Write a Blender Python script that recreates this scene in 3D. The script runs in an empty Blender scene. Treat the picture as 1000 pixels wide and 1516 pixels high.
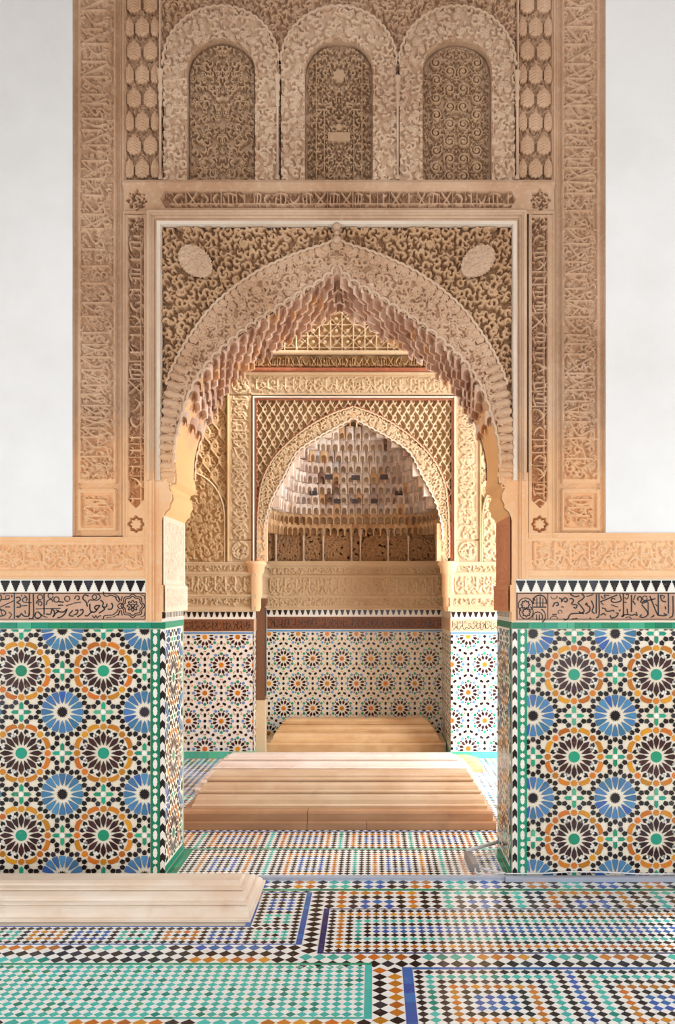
import bpy, bmesh, math, random
import numpy as np
from mathutils import Matrix, Vector
random.seed(7); RNG = np.random.default_rng(7)
SC = bpy.context.scene
COL = SC.collection
PI = math.pi

# ------------------------------------------------------------------ camera
EYE, FPX, VX, VY = 1.5, 1300.0, 553.0, 882.0      # eye height, focal length and vanishing point in pixels
cam_d = bpy.data.cameras.new('camera'); cam = bpy.data.objects.new('camera', cam_d); COL.objects.link(cam)
cam.location = (0, 0, EYE); cam.rotation_euler = (PI/2, 0, 0)
cam_d.sensor_fit = 'HORIZONTAL'; cam_d.sensor_width = 36; cam_d.lens = 36*FPX/1000
cam_d.shift_x = -(VX-500)/1000; cam_d.shift_y = (VY-758)/1000
cam_d.clip_start = 0.05; cam_d.clip_end = 200
SC.camera = cam

# ------------------------------------------------------------------ world, lights, exposure
W = bpy.data.worlds.new('world'); SC.world = W; W.use_nodes = True
bg = W.node_tree.nodes['Background']; bg.inputs[0].default_value = (0.93, 0.96, 1.0, 1); bg.inputs[1].default_value = 0.3
SC.view_settings.view_transform = 'Standard'; SC.view_settings.look = 'None'
SC.view_settings.exposure = 0.17; SC.view_settings.gamma = 1.0; SC.view_settings.use_curve_mapping = False
def area(name, loc, rot, sx, sy, power, col=(1, 1, 1)):
    l = bpy.data.lights.new(name, 'AREA'); l.shape = 'RECTANGLE'; l.size = sx; l.size_y = sy; l.energy = power; l.color = col
    o = bpy.data.objects.new(name, l); COL.objects.link(o); o.location = loc; o.rotation_euler = rot
    return o
area('courtyard_daylight', (0.4, -2.62, 1.6), (math.radians(90), 0, 0), 5.6, 2.8, 85, (0.95, 0.98, 1.0))
area('high_key_lamp', (1.0, 0.4, 5.75), (math.radians(38), 0, math.radians(8)), 2.6, 1.4, 45, (0.97, 0.985, 1.0))  # added key lamp to shade the relief from above; no window opens there
area('side_grazing_lamp', (-3.52, 2.25, 1.45), (0, math.radians(-90), 0), 2.6, 1.9, 62, (0.95, 0.98, 1.0))  # added low side lamp raking the front wall so the carved grooves darken
area('side_grazing_lamp', (3.17, 2.25, 1.45), (0, math.radians(90), 0), 2.6, 1.9, 62, (0.95, 0.98, 1.0))  # its added twin on the right
area('side_door_daylight', (2.68, 6.62, 1.55), (0, math.radians(90), math.radians(-22)), 2.9, 1.9, 185, (0.92, 0.97, 1.0))
area('ceiling_fill_lamp', (0.0, 6.7, 5.6), (0, 0, 0), 2.2, 1.6, 76, (0.92, 0.97, 1.0))  # added overhead fill to brighten the far chamber and its niche
sun_d = bpy.data.lights.new('sun', 'SUN'); sun_d.energy = 5.0; sun_d.angle = math.radians(4); sun_d.color = (1, 0.97, 0.92)
sun = bpy.data.objects.new('sun', sun_d); COL.objects.link(sun)
sun.rotation_euler = Vector((-0.62, 0.28, -0.80)).to_track_quat('-Z', 'Y').to_euler()

# ------------------------------------------------------------------ planes of the place
YF = EYE*FPX/(1300-VY)        # front wall face
YR = YF/0.897                 # its far side
YB = 8.09                     # back wall of the far room
YN = 9.12                     # back of the niche
SF, SB, SN = FPX/YF, FPX/YB, FPX/YN
def fx(px): return (px-VX)/SF
def fz(py): return EYE+(VY-py)/SF
def floor_d(py): return EYE*FPX/(py-VY)
class Plane:
    """A flat drawing plane: (u, v, h) -> world; u right, v down in photo-sized units, h out of the wall."""
    def __init__(s, fn): s.fn = fn
    def __call__(s, u, v, h): return s.fn(u, v, h)
FRONT = Plane(lambda u, v, h: ((u-VX)/SF, YF-h, EYE+(VY-v)/SF))
BACK = Plane(lambda u, v, h: ((u-VX)/SB, YB-h, EYE+(VY-v)/SB))
NICHE = Plane(lambda u, v, h: ((u-VX)/SN, YN-h, EYE+(VY-v)/SN))

# ------------------------------------------------------------------ materials
def srgb(r, g, b):
    f = lambda c: c/12.92 if c <= 0.04045 else ((c+0.055)/1.055)**2.4
    return (f(r/255), f(g/255), f(b/255), 1)
MATS = {}
def new_mat(name):
    m = bpy.data.materials.new(name); m.use_nodes = True; nt = m.node_tree
    b = nt.nodes['Principled BSDF']; MATS[name] = m
    return m, nt, b
def mix(nt, fac, a, b):
    n = nt.nodes.new('ShaderNodeMix'); n.data_type = 'RGBA'
    for k, v in ((0, fac), (6, a), (7, b)):
        if hasattr(v, 'is_output') or isinstance(v, bpy.types.NodeSocket): nt.links.new(v, n.inputs[k])
        else: n.inputs[k].default_value = v
    return n.outputs[2]
def noise(nt, scale, detail=4, vec=None, rough=0.55):
    n = nt.nodes.new('ShaderNodeTexNoise'); n.inputs['Scale'].default_value = scale; n.inputs['Detail'].default_value = detail
    n.inputs['Roughness'].default_value = rough
    if vec is not None: nt.links.new(vec, n.inputs['Vector'])
    return n.outputs[0]
def ramp(nt, src, p0, p1):
    n = nt.nodes.new('ShaderNodeMapRange'); n.inputs[1].default_value = p0; n.inputs[2].default_value = p1; n.clamp = True
    nt.links.new(src, n.inputs[0]); return n.outputs[0]
def mathn(nt, op, a, b):
    n = nt.nodes.new('ShaderNodeMath'); n.operation = op
    for k, v in ((0, a), (1, b)):
        if isinstance(v, bpy.types.NodeSocket): nt.links.new(v, n.inputs[k])
        else: n.inputs[k].default_value = v
    return n.outputs[0]
def pos(nt):
    return nt.nodes.new('ShaderNodeNewGeometry').outputs['Position']
def bump(nt, b, src, strength, dist):
    n = nt.nodes.new('ShaderNodeBump'); n.inputs['Strength'].default_value = strength; n.inputs['Distance'].default_value = dist
    nt.links.new(src, n.inputs['Height']); nt.links.new(n.outputs[0], b.inputs['Normal'])
def stucco(name, c1, c2, c3=None, z0=None, z1=None, rough=0.85, speck=0.25):
    """Weathered gypsum: two tones in clouds; below z0..z1 the newer, more orange plaster of the repairs."""
    m, nt, b = new_mat(name); p = pos(nt)
    col = mix(nt, ramp(nt, noise(nt, 2.3, 5, p), 0.35, 0.65), srgb(*c1), srgb(*c2))
    if c3:
        sx = nt.nodes.new('ShaderNodeSeparateXYZ'); nt.links.new(p, sx.inputs[0])
        zz = mathn(nt, 'ADD', sx.outputs[2], mathn(nt, 'MULTIPLY', mathn(nt, 'SUBTRACT', noise(nt, 3.5, 3, p), 0.5), 0.9))
        col = mix(nt, ramp(nt, zz, z1, z0), col, srgb(*c3))
    col = mix(nt, mathn(nt, 'MULTIPLY', ramp(nt, noise(nt, 38, 3, p), 0.5, 0.8), speck), col, srgb(232, 214, 196))
    nt.links.new(col, b.inputs['Base Color']); b.inputs['Roughness'].default_value = rough
    b.inputs['Specular IOR Level'].default_value = 0.25
    bump(nt, b, noise(nt, 160, 3, p), 0.25, 0.002)
    return m
stucco('stucco', (184, 144, 112), (208, 172, 142), (232, 182, 136), 2.05, 2.45)
stucco('stucco_pale', (196, 162, 134), (214, 184, 156), (236, 190, 146), 2.0, 2.4)
stucco('stucco_deep', (184, 144, 108), (202, 164, 128), (228, 178, 130), 2.0, 2.35)
stucco('plaster_orange', (232, 178, 130), (240, 196, 152), speck=0.4)
stucco('soffit', (192, 148, 120), (206, 166, 138), (232, 178, 122), 2.42, 2.66, speck=0.1)  # brownish recess tone above, with shade between the muqarnas cells put into it
stucco('stucco_far', (196, 168, 132), (210, 184, 150), speck=0.12)
stucco('stucco_screen', (174, 138, 106), (190, 156, 124), speck=0.2)
stucco('stucco_arcade_shade', (158, 120, 84), (172, 134, 96), speck=0.1)  # darker than the other far stucco: shade inside the niche put into the colour
stucco('stucco_far_deep', (184, 148, 106), (198, 164, 122), speck=0.1)
stucco('trim_white', (228, 212, 194), (212, 192, 172), speck=0.3)
stucco('jamb_lit', (232, 212, 188), (224, 198, 170), speck=0.3)  # left reveal: the strong light falling on it is put into a paler tone
stucco('red_wash', (150, 84, 58), (168, 100, 70), speck=0.1)
def plaster():
    m, nt, b = new_mat('white_plaster'); p = pos(nt)
    col = mix(nt, ramp(nt, noise(nt, 1.6, 6, p), 0.4, 0.75), srgb(240, 240, 240), srgb(228, 227, 226))
    nt.links.new(col, b.inputs['Base Color']); b.inputs['Roughness'].default_value = 0.75; b.inputs['Specular IOR Level'].default_value = 0.2
    bump(nt, b, noise(nt, 5, 5, p), 0.35, 0.02)
plaster()
def glaze(name, c, var=0.3, rough=0.16, alt=None):
    """Glazed tile: every piece its own shade."""
    m, nt, b = new_mat(name)
    r1 = nt.nodes.new('ShaderNodeObjectInfo').outputs['Random']
    r2 = nt.nodes.new('ShaderNodeNewGeometry').outputs['Random Per Island']
    r = mathn(nt, 'FRACT', mathn(nt, 'ADD', r1, r2), 0)
    h = nt.nodes.new('ShaderNodeHueSaturation'); h.inputs['Color'].default_value = srgb(*c)
    nt.links.new(mathn(nt, 'ADD', mathn(nt, 'MULTIPLY', r, 2*var), 1-var), h.inputs['Value'])
    nt.links.new(mathn(nt, 'ADD', mathn(nt, 'MULTIPLY', mathn(nt, 'FRACT', mathn(nt, 'MULTIPLY', r, 7.3), 0), 0.03), 0.485), h.inputs['Hue'])
    col = h.outputs[0]
    if alt:
        col = mix(nt, mathn(nt, 'GREATER_THAN', mathn(nt, 'FRACT', mathn(nt, 'MULTIPLY', r, 13.7), 0), 0.88), col, srgb(*alt))
    p = pos(nt)
    col = mix(nt, mathn(nt, 'MULTIPLY', ramp(nt, noise(nt, 26, 4, p), 0.62, 0.8), 0.4), col, srgb(196, 160, 128))
    nt.links.new(col, b.inputs['Base Color']); b.inputs['Roughness'].default_value = rough; b.inputs['Specular IOR Level'].default_value = 0.4
    return m
glaze('glaze_black', (24, 16, 20), 0.5, alt=(52, 48, 58)); glaze('glaze_aubergine', (58, 30, 34), 0.35)
glaze('glaze_blue', (72, 120, 162), 0.22, alt=(52, 94, 164)); glaze('glaze_teal', (34, 148, 116), 0.25, alt=(84, 170, 136))
glaze('glaze_turquoise', (70, 190, 178), 0.16, alt=(20, 140, 124)); glaze('glaze_orange', (196, 120, 34), 0.22, alt=(216, 150, 40))
glaze('glaze_navy', (34, 38, 110), 0.25); glaze('glaze_cobalt', (58, 104, 178), 0.15); glaze('glaze_white', (238, 232, 222), 0.05)
glaze('glaze_floor_white', (246, 246, 243), 0.03, 0.2); glaze('glaze_green', (24, 138, 104), 0.25, alt=(70, 168, 134))
glaze('glaze_base', (86, 186, 158), 0.14); glaze('glaze_sky', (104, 150, 204), 0.2); glaze('glaze_brown', (150, 92, 44), 0.2)
stucco('grout', (236, 226, 208), (226, 212, 190), speck=0.2)
stucco('grout_floor', (206, 196, 182), (190, 178, 160), speck=0.2)
stucco('glazed_inscription', (190, 146, 118), (206, 164, 138), speck=0.2, rough=0.4)
stucco('brown_inscription', (116, 72, 48), (140, 92, 62), speck=0.05, rough=0.35)
stucco('pale_inscription', (196, 164, 132), (210, 180, 150), speck=0.1, rough=0.4)
def simple(name, c, rough=0.5, metal=0.0):
    m, nt, b = new_mat(name); b.inputs['Base Color'].default_value = srgb(*c); b.inputs['Roughness'].default_value = rough; b.inputs['Metallic'].default_value = metal
simple('ink', (22, 16, 16), 0.3); simple('trunking', (172, 178, 194), 0.35); simple('wire', (226, 224, 226), 0.4); simple('box_grey', (150, 146, 146), 0.4, 0.3)
def marble(name, c1, c2, vein):
    m, nt, b = new_mat(name); p = pos(nt)
    mp = nt.nodes.new('ShaderNodeMapping'); mp.inputs['Scale'].default_value = (1.4, 2.0, 3.0); nt.links.new(p, mp.inputs[0])
    col = mix(nt, ramp(nt, noise(nt, 2.2, 6, mp.outputs[0]), 0.35, 0.68), srgb(*c1), srgb(*c2))
    col = mix(nt, mathn(nt, 'MULTIPLY', ramp(nt, noise(nt, 9, 6, p), 0.55, 0.75), 0.35), col, srgb(*vein))
    nt.links.new(col, b.inputs['Base Color']); b.inputs['Roughness'].default_value = 0.42; b.inputs['Specular IOR Level'].default_value = 0.35
    bump(nt, b, noise(nt, 60, 4, p), 0.15, 0.003)
marble('marble_front', (238, 224, 208), (226, 200, 176), (198, 164, 134))
marble('marble_tan', (222, 196, 166), (208, 174, 140), (176, 138, 104))
marble('marble_pink', (240, 228, 220), (230, 210, 198), (200, 170, 152))
marble('marble_base', (190, 148, 112), (170, 126, 92), (130, 96, 72))
marble('marble_amber', (214, 176, 130), (194, 148, 100), (150, 104, 66))
def muq(name, tones):
    m, nt, b = new_mat(name)
    r = nt.nodes.new('ShaderNodeObjectInfo').outputs['Random']
    cr = nt.nodes.new('ShaderNodeValToRGB'); cr.color_ramp.interpolation = 'CONSTANT'
    while len(cr.color_ramp.elements) < len(tones): cr.color_ramp.elements.new(0.5)
    for i, (q, c) in enumerate(tones): cr.color_ramp.elements[i].position = q; cr.color_ramp.elements[i].color = srgb(*c)
    nt.links.new(r, cr.inputs[0]); p = pos(nt)
    col = mix(nt, mathn(nt, 'MULTIPLY', ramp(nt, noise(nt, 24, 4, p), 0.45, 0.75), 0.45), cr.outputs[0], srgb(206, 168, 134))
    nt.links.new(col, b.inputs['Base Color']); b.inputs['Roughness'].default_value = 0.85
    bump(nt, b, noise(nt, 120, 3, p), 0.2, 0.002)
muq('muqarnas', [(0, (220, 202, 186)), (0.25, (208, 186, 170)), (0.48, (228, 212, 198)), (0.68, (190, 168, 156)), (0.82, (204, 164, 122)), (0.89, (196, 186, 180)), (0.96, (130, 96, 82))])
muq('muqarnas_low', [(0, (196, 158, 116)), (0.4, (206, 172, 132)), (0.7, (180, 138, 96))])
muq('muqarnas_front', [(0, (222, 190, 166)), (0.22, (204, 164, 140)), (0.42, (230, 204, 184)), (0.6, (210, 174, 152)), (0.8, (176, 136, 118)), (0.9, (222, 174, 130))])
def wood():
    m, nt, b = new_mat('old_wood'); p = pos(nt)
    mp = nt.nodes.new('ShaderNodeMapping'); mp.inputs['Scale'].default_value = (40, 40, 2); nt.links.new(p, mp.inputs[0])
    col = mix(nt, noise(nt, 1.5, 4, mp.outputs[0]), srgb(74, 44, 26), srgb(134, 88, 54))
    nt.links.new(col, b.inputs['Base Color']); b.inputs['Roughness'].default_value = 0.5
wood()
simple('ceiling_wood', (120, 84, 58), 0.7)

# ------------------------------------------------------------------ scene helpers
def link(name, me, mat=None, parent=None, smooth=False):
    if mat is not None and len(me.materials) == 0: me.materials.append(MATS[mat])
    if smooth: me.polygons.foreach_set('use_smooth', np.ones(len(me.polygons), dtype=bool))
    o = bpy.data.objects.new(name, me); COL.objects.link(o)
    if parent is not None: o.parent = parent
    return o
def empty(name, parent=None, loc=(0, 0, 0)):
    o = bpy.data.objects.new(name, None); COL.objects.link(o); o.location = loc; o.empty_display_size = 0.1
    if parent is not None: o.parent = parent
    return o
def tag(o, label=None, cat=None, kind=None, group=None):
    if label: o['label'] = label
    if cat: o['category'] = cat
    if kind: o['kind'] = kind
    if group: o['group'] = group
    return o
def raw(name, verts, faces, mats=None, idx=None):
    me = bpy.data.meshes.new(name); me.from_pydata([tuple(v) for v in verts], [], faces)
    for m in mats or (): me.materials.append(MATS[m])
    if idx is not None: me.polygons.foreach_set('material_index', np.array(idx, dtype=np.int32))
    me.update(); return me
class MB:
    def __init__(s): s.v = []; s.f = []; s.m = []
    def add(s, verts, faces, m=0):
        k = len(s.v); s.v += [tuple(v) for v in verts]; s.f += [tuple(i+k for i in f) for f in faces]; s.m += [m]*len(faces)
    def box(s, x0, x1, y0, y1, z0, z1, m=0):
        s.add([(x, y, z) for z in (z0, z1) for y in (y0, y1) for x in (x0, x1)],
              [(0, 2, 3, 1), (4, 5, 7, 6), (0, 1, 5, 4), (2, 6, 7, 3), (0, 4, 6, 2), (1, 3, 7, 5)], m)
    def build(s, name, mats, parent=None, smooth=False):
        if isinstance(mats, str): mats = [mats]
        return link(name, raw(name, s.v, s.f, mats, s.m), None, parent, smooth)
def box(name, x0, x1, y0, y1, z0, z1, mat, parent=None):
    b = MB(); b.box(x0, x1, y0, y1, z0, z1); return b.build(name, mat, parent)

# --- carved relief: a height canvas in photo-sized units, turned into real geometry
class Canvas:
    def __init__(s, x0, y0, x1, y1, step=1.0):
        s.x0, s.y0, s.step = x0, y0, step
        s.nx = int(round((x1-x0)/step))+1; s.ny = int(round((y1-y0)/step))+1
        s.xs = np.linspace(x0, x1, s.nx); s.ys = np.linspace(y0, y1, s.ny)
        s.X, s.Y = np.meshgrid(s.xs, s.ys); s.v = np.zeros((s.ny, s.nx))
    def stroke(s, pts, w, top=1.0, edge=1.3):
        """Raised ridge along a polyline; w is a half width or one per point."""
        pts = np.asarray(pts, float); ws = np.full(len(pts), w, float) if np.isscalar(w) else np.asarray(w, float)
        mg = ws.max()+edge+1
        i0 = max(0, int((pts[:, 0].min()-mg-s.x0)/s.step)); i1 = min(s.nx, int((pts[:, 0].max()+mg-s.x0)/s.step)+2)
        j0 = max(0, int((pts[:, 1].min()-mg-s.y0)/s.step)); j1 = min(s.ny, int((pts[:, 1].max()+mg-s.y0)/s.step)+2)
        if i1 <= i0 or j1 <= j0: return
        val = stroke_field(s.X[j0:j1, i0:i1], s.Y[j0:j1, i0:i1], pts, ws, edge)*top
        s.v[j0:j1, i0:i1] = np.maximum(s.v[j0:j1, i0:i1], val)
    def stamp(s, st, cx, cy, top=1.0):
        r = st.shape[0]//2; i = int(round((cx-s.x0)/s.step)); j = int(round((cy-s.y0)/s.step))
        a0, a1, b0, b1 = max(0, i-r), min(s.nx, i+r+1), max(0, j-r), min(s.ny, j+r+1)
        if a1 <= a0 or b1 <= b0: return
        s.v[b0:b1, a0:a1] = np.maximum(s.v[b0:b1, a0:a1], st[b0-j+r:b1-j+r, a0-i+r:a1-i+r]*top)
    def mirror(s):
        h = s.nx//2; s.v[:, s.nx-h:] = s.v[:, :h][:, ::-1]
def stroke_field(X, Y, pts, ws, edge):
    best = np.full(X.shape, -9.0); rel = np.zeros(X.shape)
    for k in range(len(pts)-1):
        a, b = pts[k], pts[k+1]; d = b-a; L = max(1e-9, d@d)
        t = np.clip(((X-a[0])*d[0]+(Y-a[1])*d[1])/L, 0, 1)
        dist = np.hypot(X-a[0]-t*d[0], Y-a[1]-t*d[1])
        w_ = ws[k]+(ws[k+1]-ws[k])*t; best = np.maximum(best, w_-dist); rel = np.maximum(rel, 1-dist/np.maximum(w_+0.6, 0.3))
    q = np.clip(best/edge+0.5, 0, 1); c = np.clip(rel, 0, 1)
    return q*q*(3-2*q)*(0.68+0.32*np.sqrt(c*(2-c)))
def motif(kind, size, w):
    """One carved leaf or tendril as strokes around the origin."""
    if kind == 'crescent':
        a = np.linspace(-1.9, 1.9, 9); r = size*0.5
        return [(np.c_[np.cos(a)*r-r*0.4, np.sin(a)*r], w*np.cos(a/2.25)**0.8+0.15)]
    if kind == 'ess':
        t = np.linspace(-1, 1, 9); return [(np.c_[np.sin(t*PI)*size*0.28, t*size*0.62], w*(0.35+0.65*np.cos(t*PI/2.2)))]
    if kind == 'split':
        a = np.linspace(0, 2.3, 7); r = size*0.42; out = []
        for s_ in (-1, 1): out.append((np.c_[s_*(r-np.cos(a)*r), -np.sin(a)*r+size*0.2], w*(1.0-0.8*a/2.3)+0.1))
        out.append((np.array([[0, size*0.2], [0, size*0.6]]), np.array([w, w*0.3]))); return out
    if kind == 'spiral':
        a = np.linspace(0, 3.4*PI, 26); r = size*0.62*(1-a/(4.1*PI))
        return [(np.c_[np.cos(a)*r, np.sin(a)*r], np.full(26, w*0.62)), (np.array([[0.1, 0], [0, 0.1]]), np.array([w*1.2, w*1.2]))]
    if kind == 'bud':
        return [(np.array([[0, -size*0.5], [0, -size*0.05], [0, size*0.45]]), np.array([0.2, w*1.35, w*0.4]))]
    if kind == 'hook':
        a = np.linspace(0, 3.6, 9); r = size*0.33
        return [(np.r_[np.c_[np.cos(a)*r, np.sin(a)*r], [[-size*0.15, -size*0.6]]], np.r_[w*np.linspace(0.4, 1, 9), 0.3])]
STAMPS = {}
def stamp(kind, size, w, rot, flip, step, edge):
    key = (kind, size, w, rot, flip, step, edge)
    if key not in STAMPS:
        R = int((size+w+2)/step)+1; g = np.arange(-R, R+1)*step; X, Y = np.meshgrid(g, g); v = np.zeros_like(X)
        c, s_ = math.cos(rot*PI/10), math.sin(rot*PI/10)
        for p, ws in motif(kind, size, w):
            p = np.array(p, float)
            if flip: p[:, 0] *= -1
            v = np.maximum(v, stroke_field(X, Y, p@np.array([[c, s_], [-s_, c]]), np.asarray(ws, float), edge))
        STAMPS[key] = v
    return STAMPS[key]
def fill(C, g, kinds, size, w, edge=1.2, top=1.0, jit=0.28, box_=None, rng=RNG, mask=None, topvar=0.15):
    x0, y0, x1, y1 = box_ or (C.xs[0], C.ys[0], C.xs[-1], C.ys[-1]); j = 0; y = y0
    while y <= y1:
        x = x0+(g/2 if j % 2 else 0)
        while x <= x1:
            cx, cy = x+rng.normal()*jit*g, y+rng.normal()*jit*g
            if mask is None or mask(cx, cy):
                k = kinds[rng.integers(len(kinds))]
                C.stamp(stamp(k, size, w, int(rng.integers(20)), bool(rng.integers(2)), C.step, edge), cx, cy, top*(1-topvar*rng.random()))
            x += g
        y += g*0.87; j += 1
def relief(name, C, ground, top, plane, mat, parent, mask=None, extra=None):
    """Canvas values 0..1 -> heights ground..top in metres, as one carved slab."""
    H = ground+C.v*(top-ground)
    if extra is not None: H = H+extra
    x, y, z = plane(C.X, C.Y, H)
    co = np.empty((C.ny*C.nx, 3), dtype=np.float32); co[:, 0] = np.broadcast_to(x, C.X.shape).ravel(); co[:, 1] = np.broadcast_to(y, C.X.shape).ravel(); co[:, 2] = np.broadcast_to(z, C.X.shape).ravel()
    idx = np.arange(C.ny*C.nx).reshape(C.ny, C.nx)
    q = np.stack([idx[:-1, :-1], idx[1:, :-1], idx[1:, 1:], idx[:-1, 1:]], -1)
    if mask is not None:
        mm = mask[:-1, :-1] & mask[1:, :-1] & mask[1:, 1:] & mask[:-1, 1:]; q = q[mm]
    q = q.reshape(-1, 4)
    used = np.unique(q); remap = np.zeros(C.ny*C.nx, dtype=np.int64); remap[used] = np.arange(len(used)); co = co[used]; q = remap[q]
    me = bpy.data.meshes.new(name); n = len(q)
    me.vertices.add(len(co)); me.vertices.foreach_set('co', co.ravel())
    me.loops.add(n*4); me.loops.foreach_set('vertex_index', q.ravel().astype(np.int32))
    me.polygons.add(n); me.polygons.foreach_set('loop_start', np.arange(0, n*4, 4, dtype=np.int32)); me.polygons.foreach_set('loop_total', np.full(n, 4, dtype=np.int32))
    me.update(calc_edges=True)
    return link(name, me, mat, parent, True)
def inside(poly, X, Y):
    poly = np.asarray(poly, float); r = np.zeros(X.shape, bool); n = len(poly)
    for k in range(n):
        x0, y0 = poly[k]; x1, y1 = poly[(k+1) % n]
        if y0 == y1: continue
        c = ((y0 > Y) != (y1 > Y)) & (X < (x1-x0)*(Y-y0)/(y1-y0)+x0); r ^= c
    return r
def spline(pts, n):
    """Catmull-Rom through pts, n points evenly spaced along it."""
    P = np.asarray(pts, float); Q = np.vstack([2*P[0]-P[1], P, 2*P[-1]-P[-2]]); out = []
    for i in range(1, len(Q)-2):
        for t in np.linspace(0, 1, 14, endpoint=False):
            a, b, c, d = Q[i-1], Q[i], Q[i+1], Q[i+2]
            out.append(0.5*((2*b)+(c-a)*t+(2*a-5*b+4*c-d)*t*t+(3*b-a-3*c+d)*t**3))
    out.append(P[-1]); out = np.array(out)
    L = np.r_[0, np.cumsum(np.hypot(*np.diff(out, axis=0).T))]; s = np.linspace(0, L[-1], n)
    return np.c_[np.interp(s, L, out[:, 0]), np.interp(s, L, out[:, 1])]
def ribbon(name, pts, w0, w1, h0, h1, plane, mat, parent, prof=None, closed=False, mb=None):
    """Moulding swept along a path drawn on a plane; w0..w1 offsets to the left of travel, height h0 at the foot, h1 on top."""
    P = np.asarray(pts, float); n = len(P)
    T = np.gradient(P, axis=0) if not closed else np.roll(P, -1, 0)-np.roll(P, 1, 0)
    N = np.c_[T[:, 1], -T[:, 0]]; N /= np.maximum(1e-9, np.hypot(N[:, 0], N[:, 1]))[:, None]
    if not closed and n > 2:     # mitres
        for i in range(1, n-1):
            a = P[i]-P[i-1]; b = P[i+1]-P[i]; a = a/np.hypot(*a); b = b/np.hypot(*b)
            m = np.array([a[1]+b[1], -a[0]-b[0]]); q = np.hypot(*m)
            if q > 1e-6: m /= q; N[i] = m/max(0.35, m@np.array([a[1], -a[0]]))
    prof = prof or [(0, 0), (0, 1), (1, 1), (1, 0)]
    verts, faces = [], []; k = len(prof)
    for i in range(n):
        for (a, h) in prof:
            q = P[i]+N[i]*(w0+(w1-w0)*a); verts.append(plane(q[0], q[1], h0+(h1-h0)*h))
    for i in range(n if closed else n-1):
        for j in range(k-1):
            a, b = i*k+j, ((i+1) % n)*k+j; faces.append((a, b, b+1, a+1))
    if not closed: faces += [tuple(range(k))[::-1], tuple((n-1)*k+j for j in range(k))]
    if mb is not None: mb.add(verts, faces); return None
    return link(name, raw(name, verts, faces), mat, parent)
ROUND = [(0, 0), (0.02, 0.45), (0.15, 0.8), (0.5, 1), (0.85, 0.8), (0.98, 0.45), (1, 0)]
STEPPED = [(0, 0), (0, 1), (0.18, 1), (0.24, 0.7), (0.5, 0.62), (0.58, 0.35), (0.78, 0.35), (0.82, 0.15), (1, 0.12), (1, 0)]
def bar(name, x0, y0, x1, y1, h0, h1, plane, mat, parent, cham=0.25):
    """Flat bar with chamfered edges on a plane."""
    c = min(abs(x1-x0), abs(y1-y0))*cham
    v = [plane(x, y, h0) for x, y in ((x0, y0), (x1, y0), (x1, y1), (x0, y1))]
    v += [plane(x, y, h0+(h1-h0)*0.6) for x, y in ((x0, y0), (x1, y0), (x1, y1), (x0, y1))]
    v += [plane(x, y, h1) for x, y in ((x0+c, y0+c), (x1-c, y0+c), (x1-c, y1-c), (x0+c, y1-c))]
    f = [(8, 9, 10, 11)]
    for i in range(4):
        j = (i+1) % 4; f += [(i, j, 4+j, 4+i), (4+i, 4+j, 8+j, 8+i)]
    return link(name, raw(name, v, f), mat, parent)

# --- flat cut tiles on any plane
class Tiles:
    """Plane frame for glazed pieces: origin o, axes ux, uy, normal n (metres)."""
    def __init__(s, o, ux, uy, n): s.o, s.ux, s.uy, s.n = Vector(o), Vector(ux), Vector(uy), Vector(n)
    def matrix(s, u, v, rot=0):
        c, d = math.cos(rot), math.sin(rot); X = s.ux*c+s.uy*d; Y = -s.ux*d+s.uy*c; p = s.o+s.ux*u+s.uy*v
        return Matrix(((X.x, Y.x, s.n.x, p.x), (X.y, Y.y, s.n.y, p.y), (X.z, Y.z, s.n.z, p.z), (0, 0, 0, 1)))
def clip_poly(poly, r):
    x0, y0, x1, y1 = r
    for ax, lim, sg in ((0, x0, 1), (0, x1, -1), (1, y0, 1), (1, y1, -1)):
        out = []
        for i in range(len(poly)):
            a, b = poly[i-1], poly[i]; ia, ib = sg*(a[ax]-lim) >= 0, sg*(b[ax]-lim) >= 0
            if ia != ib:
                t = (lim-a[ax])/(b[ax]-a[ax]); out.append((a[0]+(b[0]-a[0])*t, a[1]+(b[1]-a[1])*t))
            if ib: out.append(b)
        poly = out
        if len(poly) < 3: return []
    return poly
def poly_area(p): return 0.5*abs(sum(p[i-1][0]*p[i][1]-p[i][0]*p[i-1][1] for i in range(len(p))))
def prism(poly, h):
    n = len(poly); v = [(x, y, 0) for x, y in poly]+[(x, y, h) for x, y in poly]
    return v, [tuple(range(n, 2*n))]+[(i, (i+1) % n, n+(i+1) % n, n+i) for i in range(n)]
def xf(poly, u, v, rot):
    c, s_ = math.cos(rot), math.sin(rot); return [(u+x*c-y*s_, v+x*s_+y*c) for x, y in poly]
TILE_MESH = {}
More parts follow.
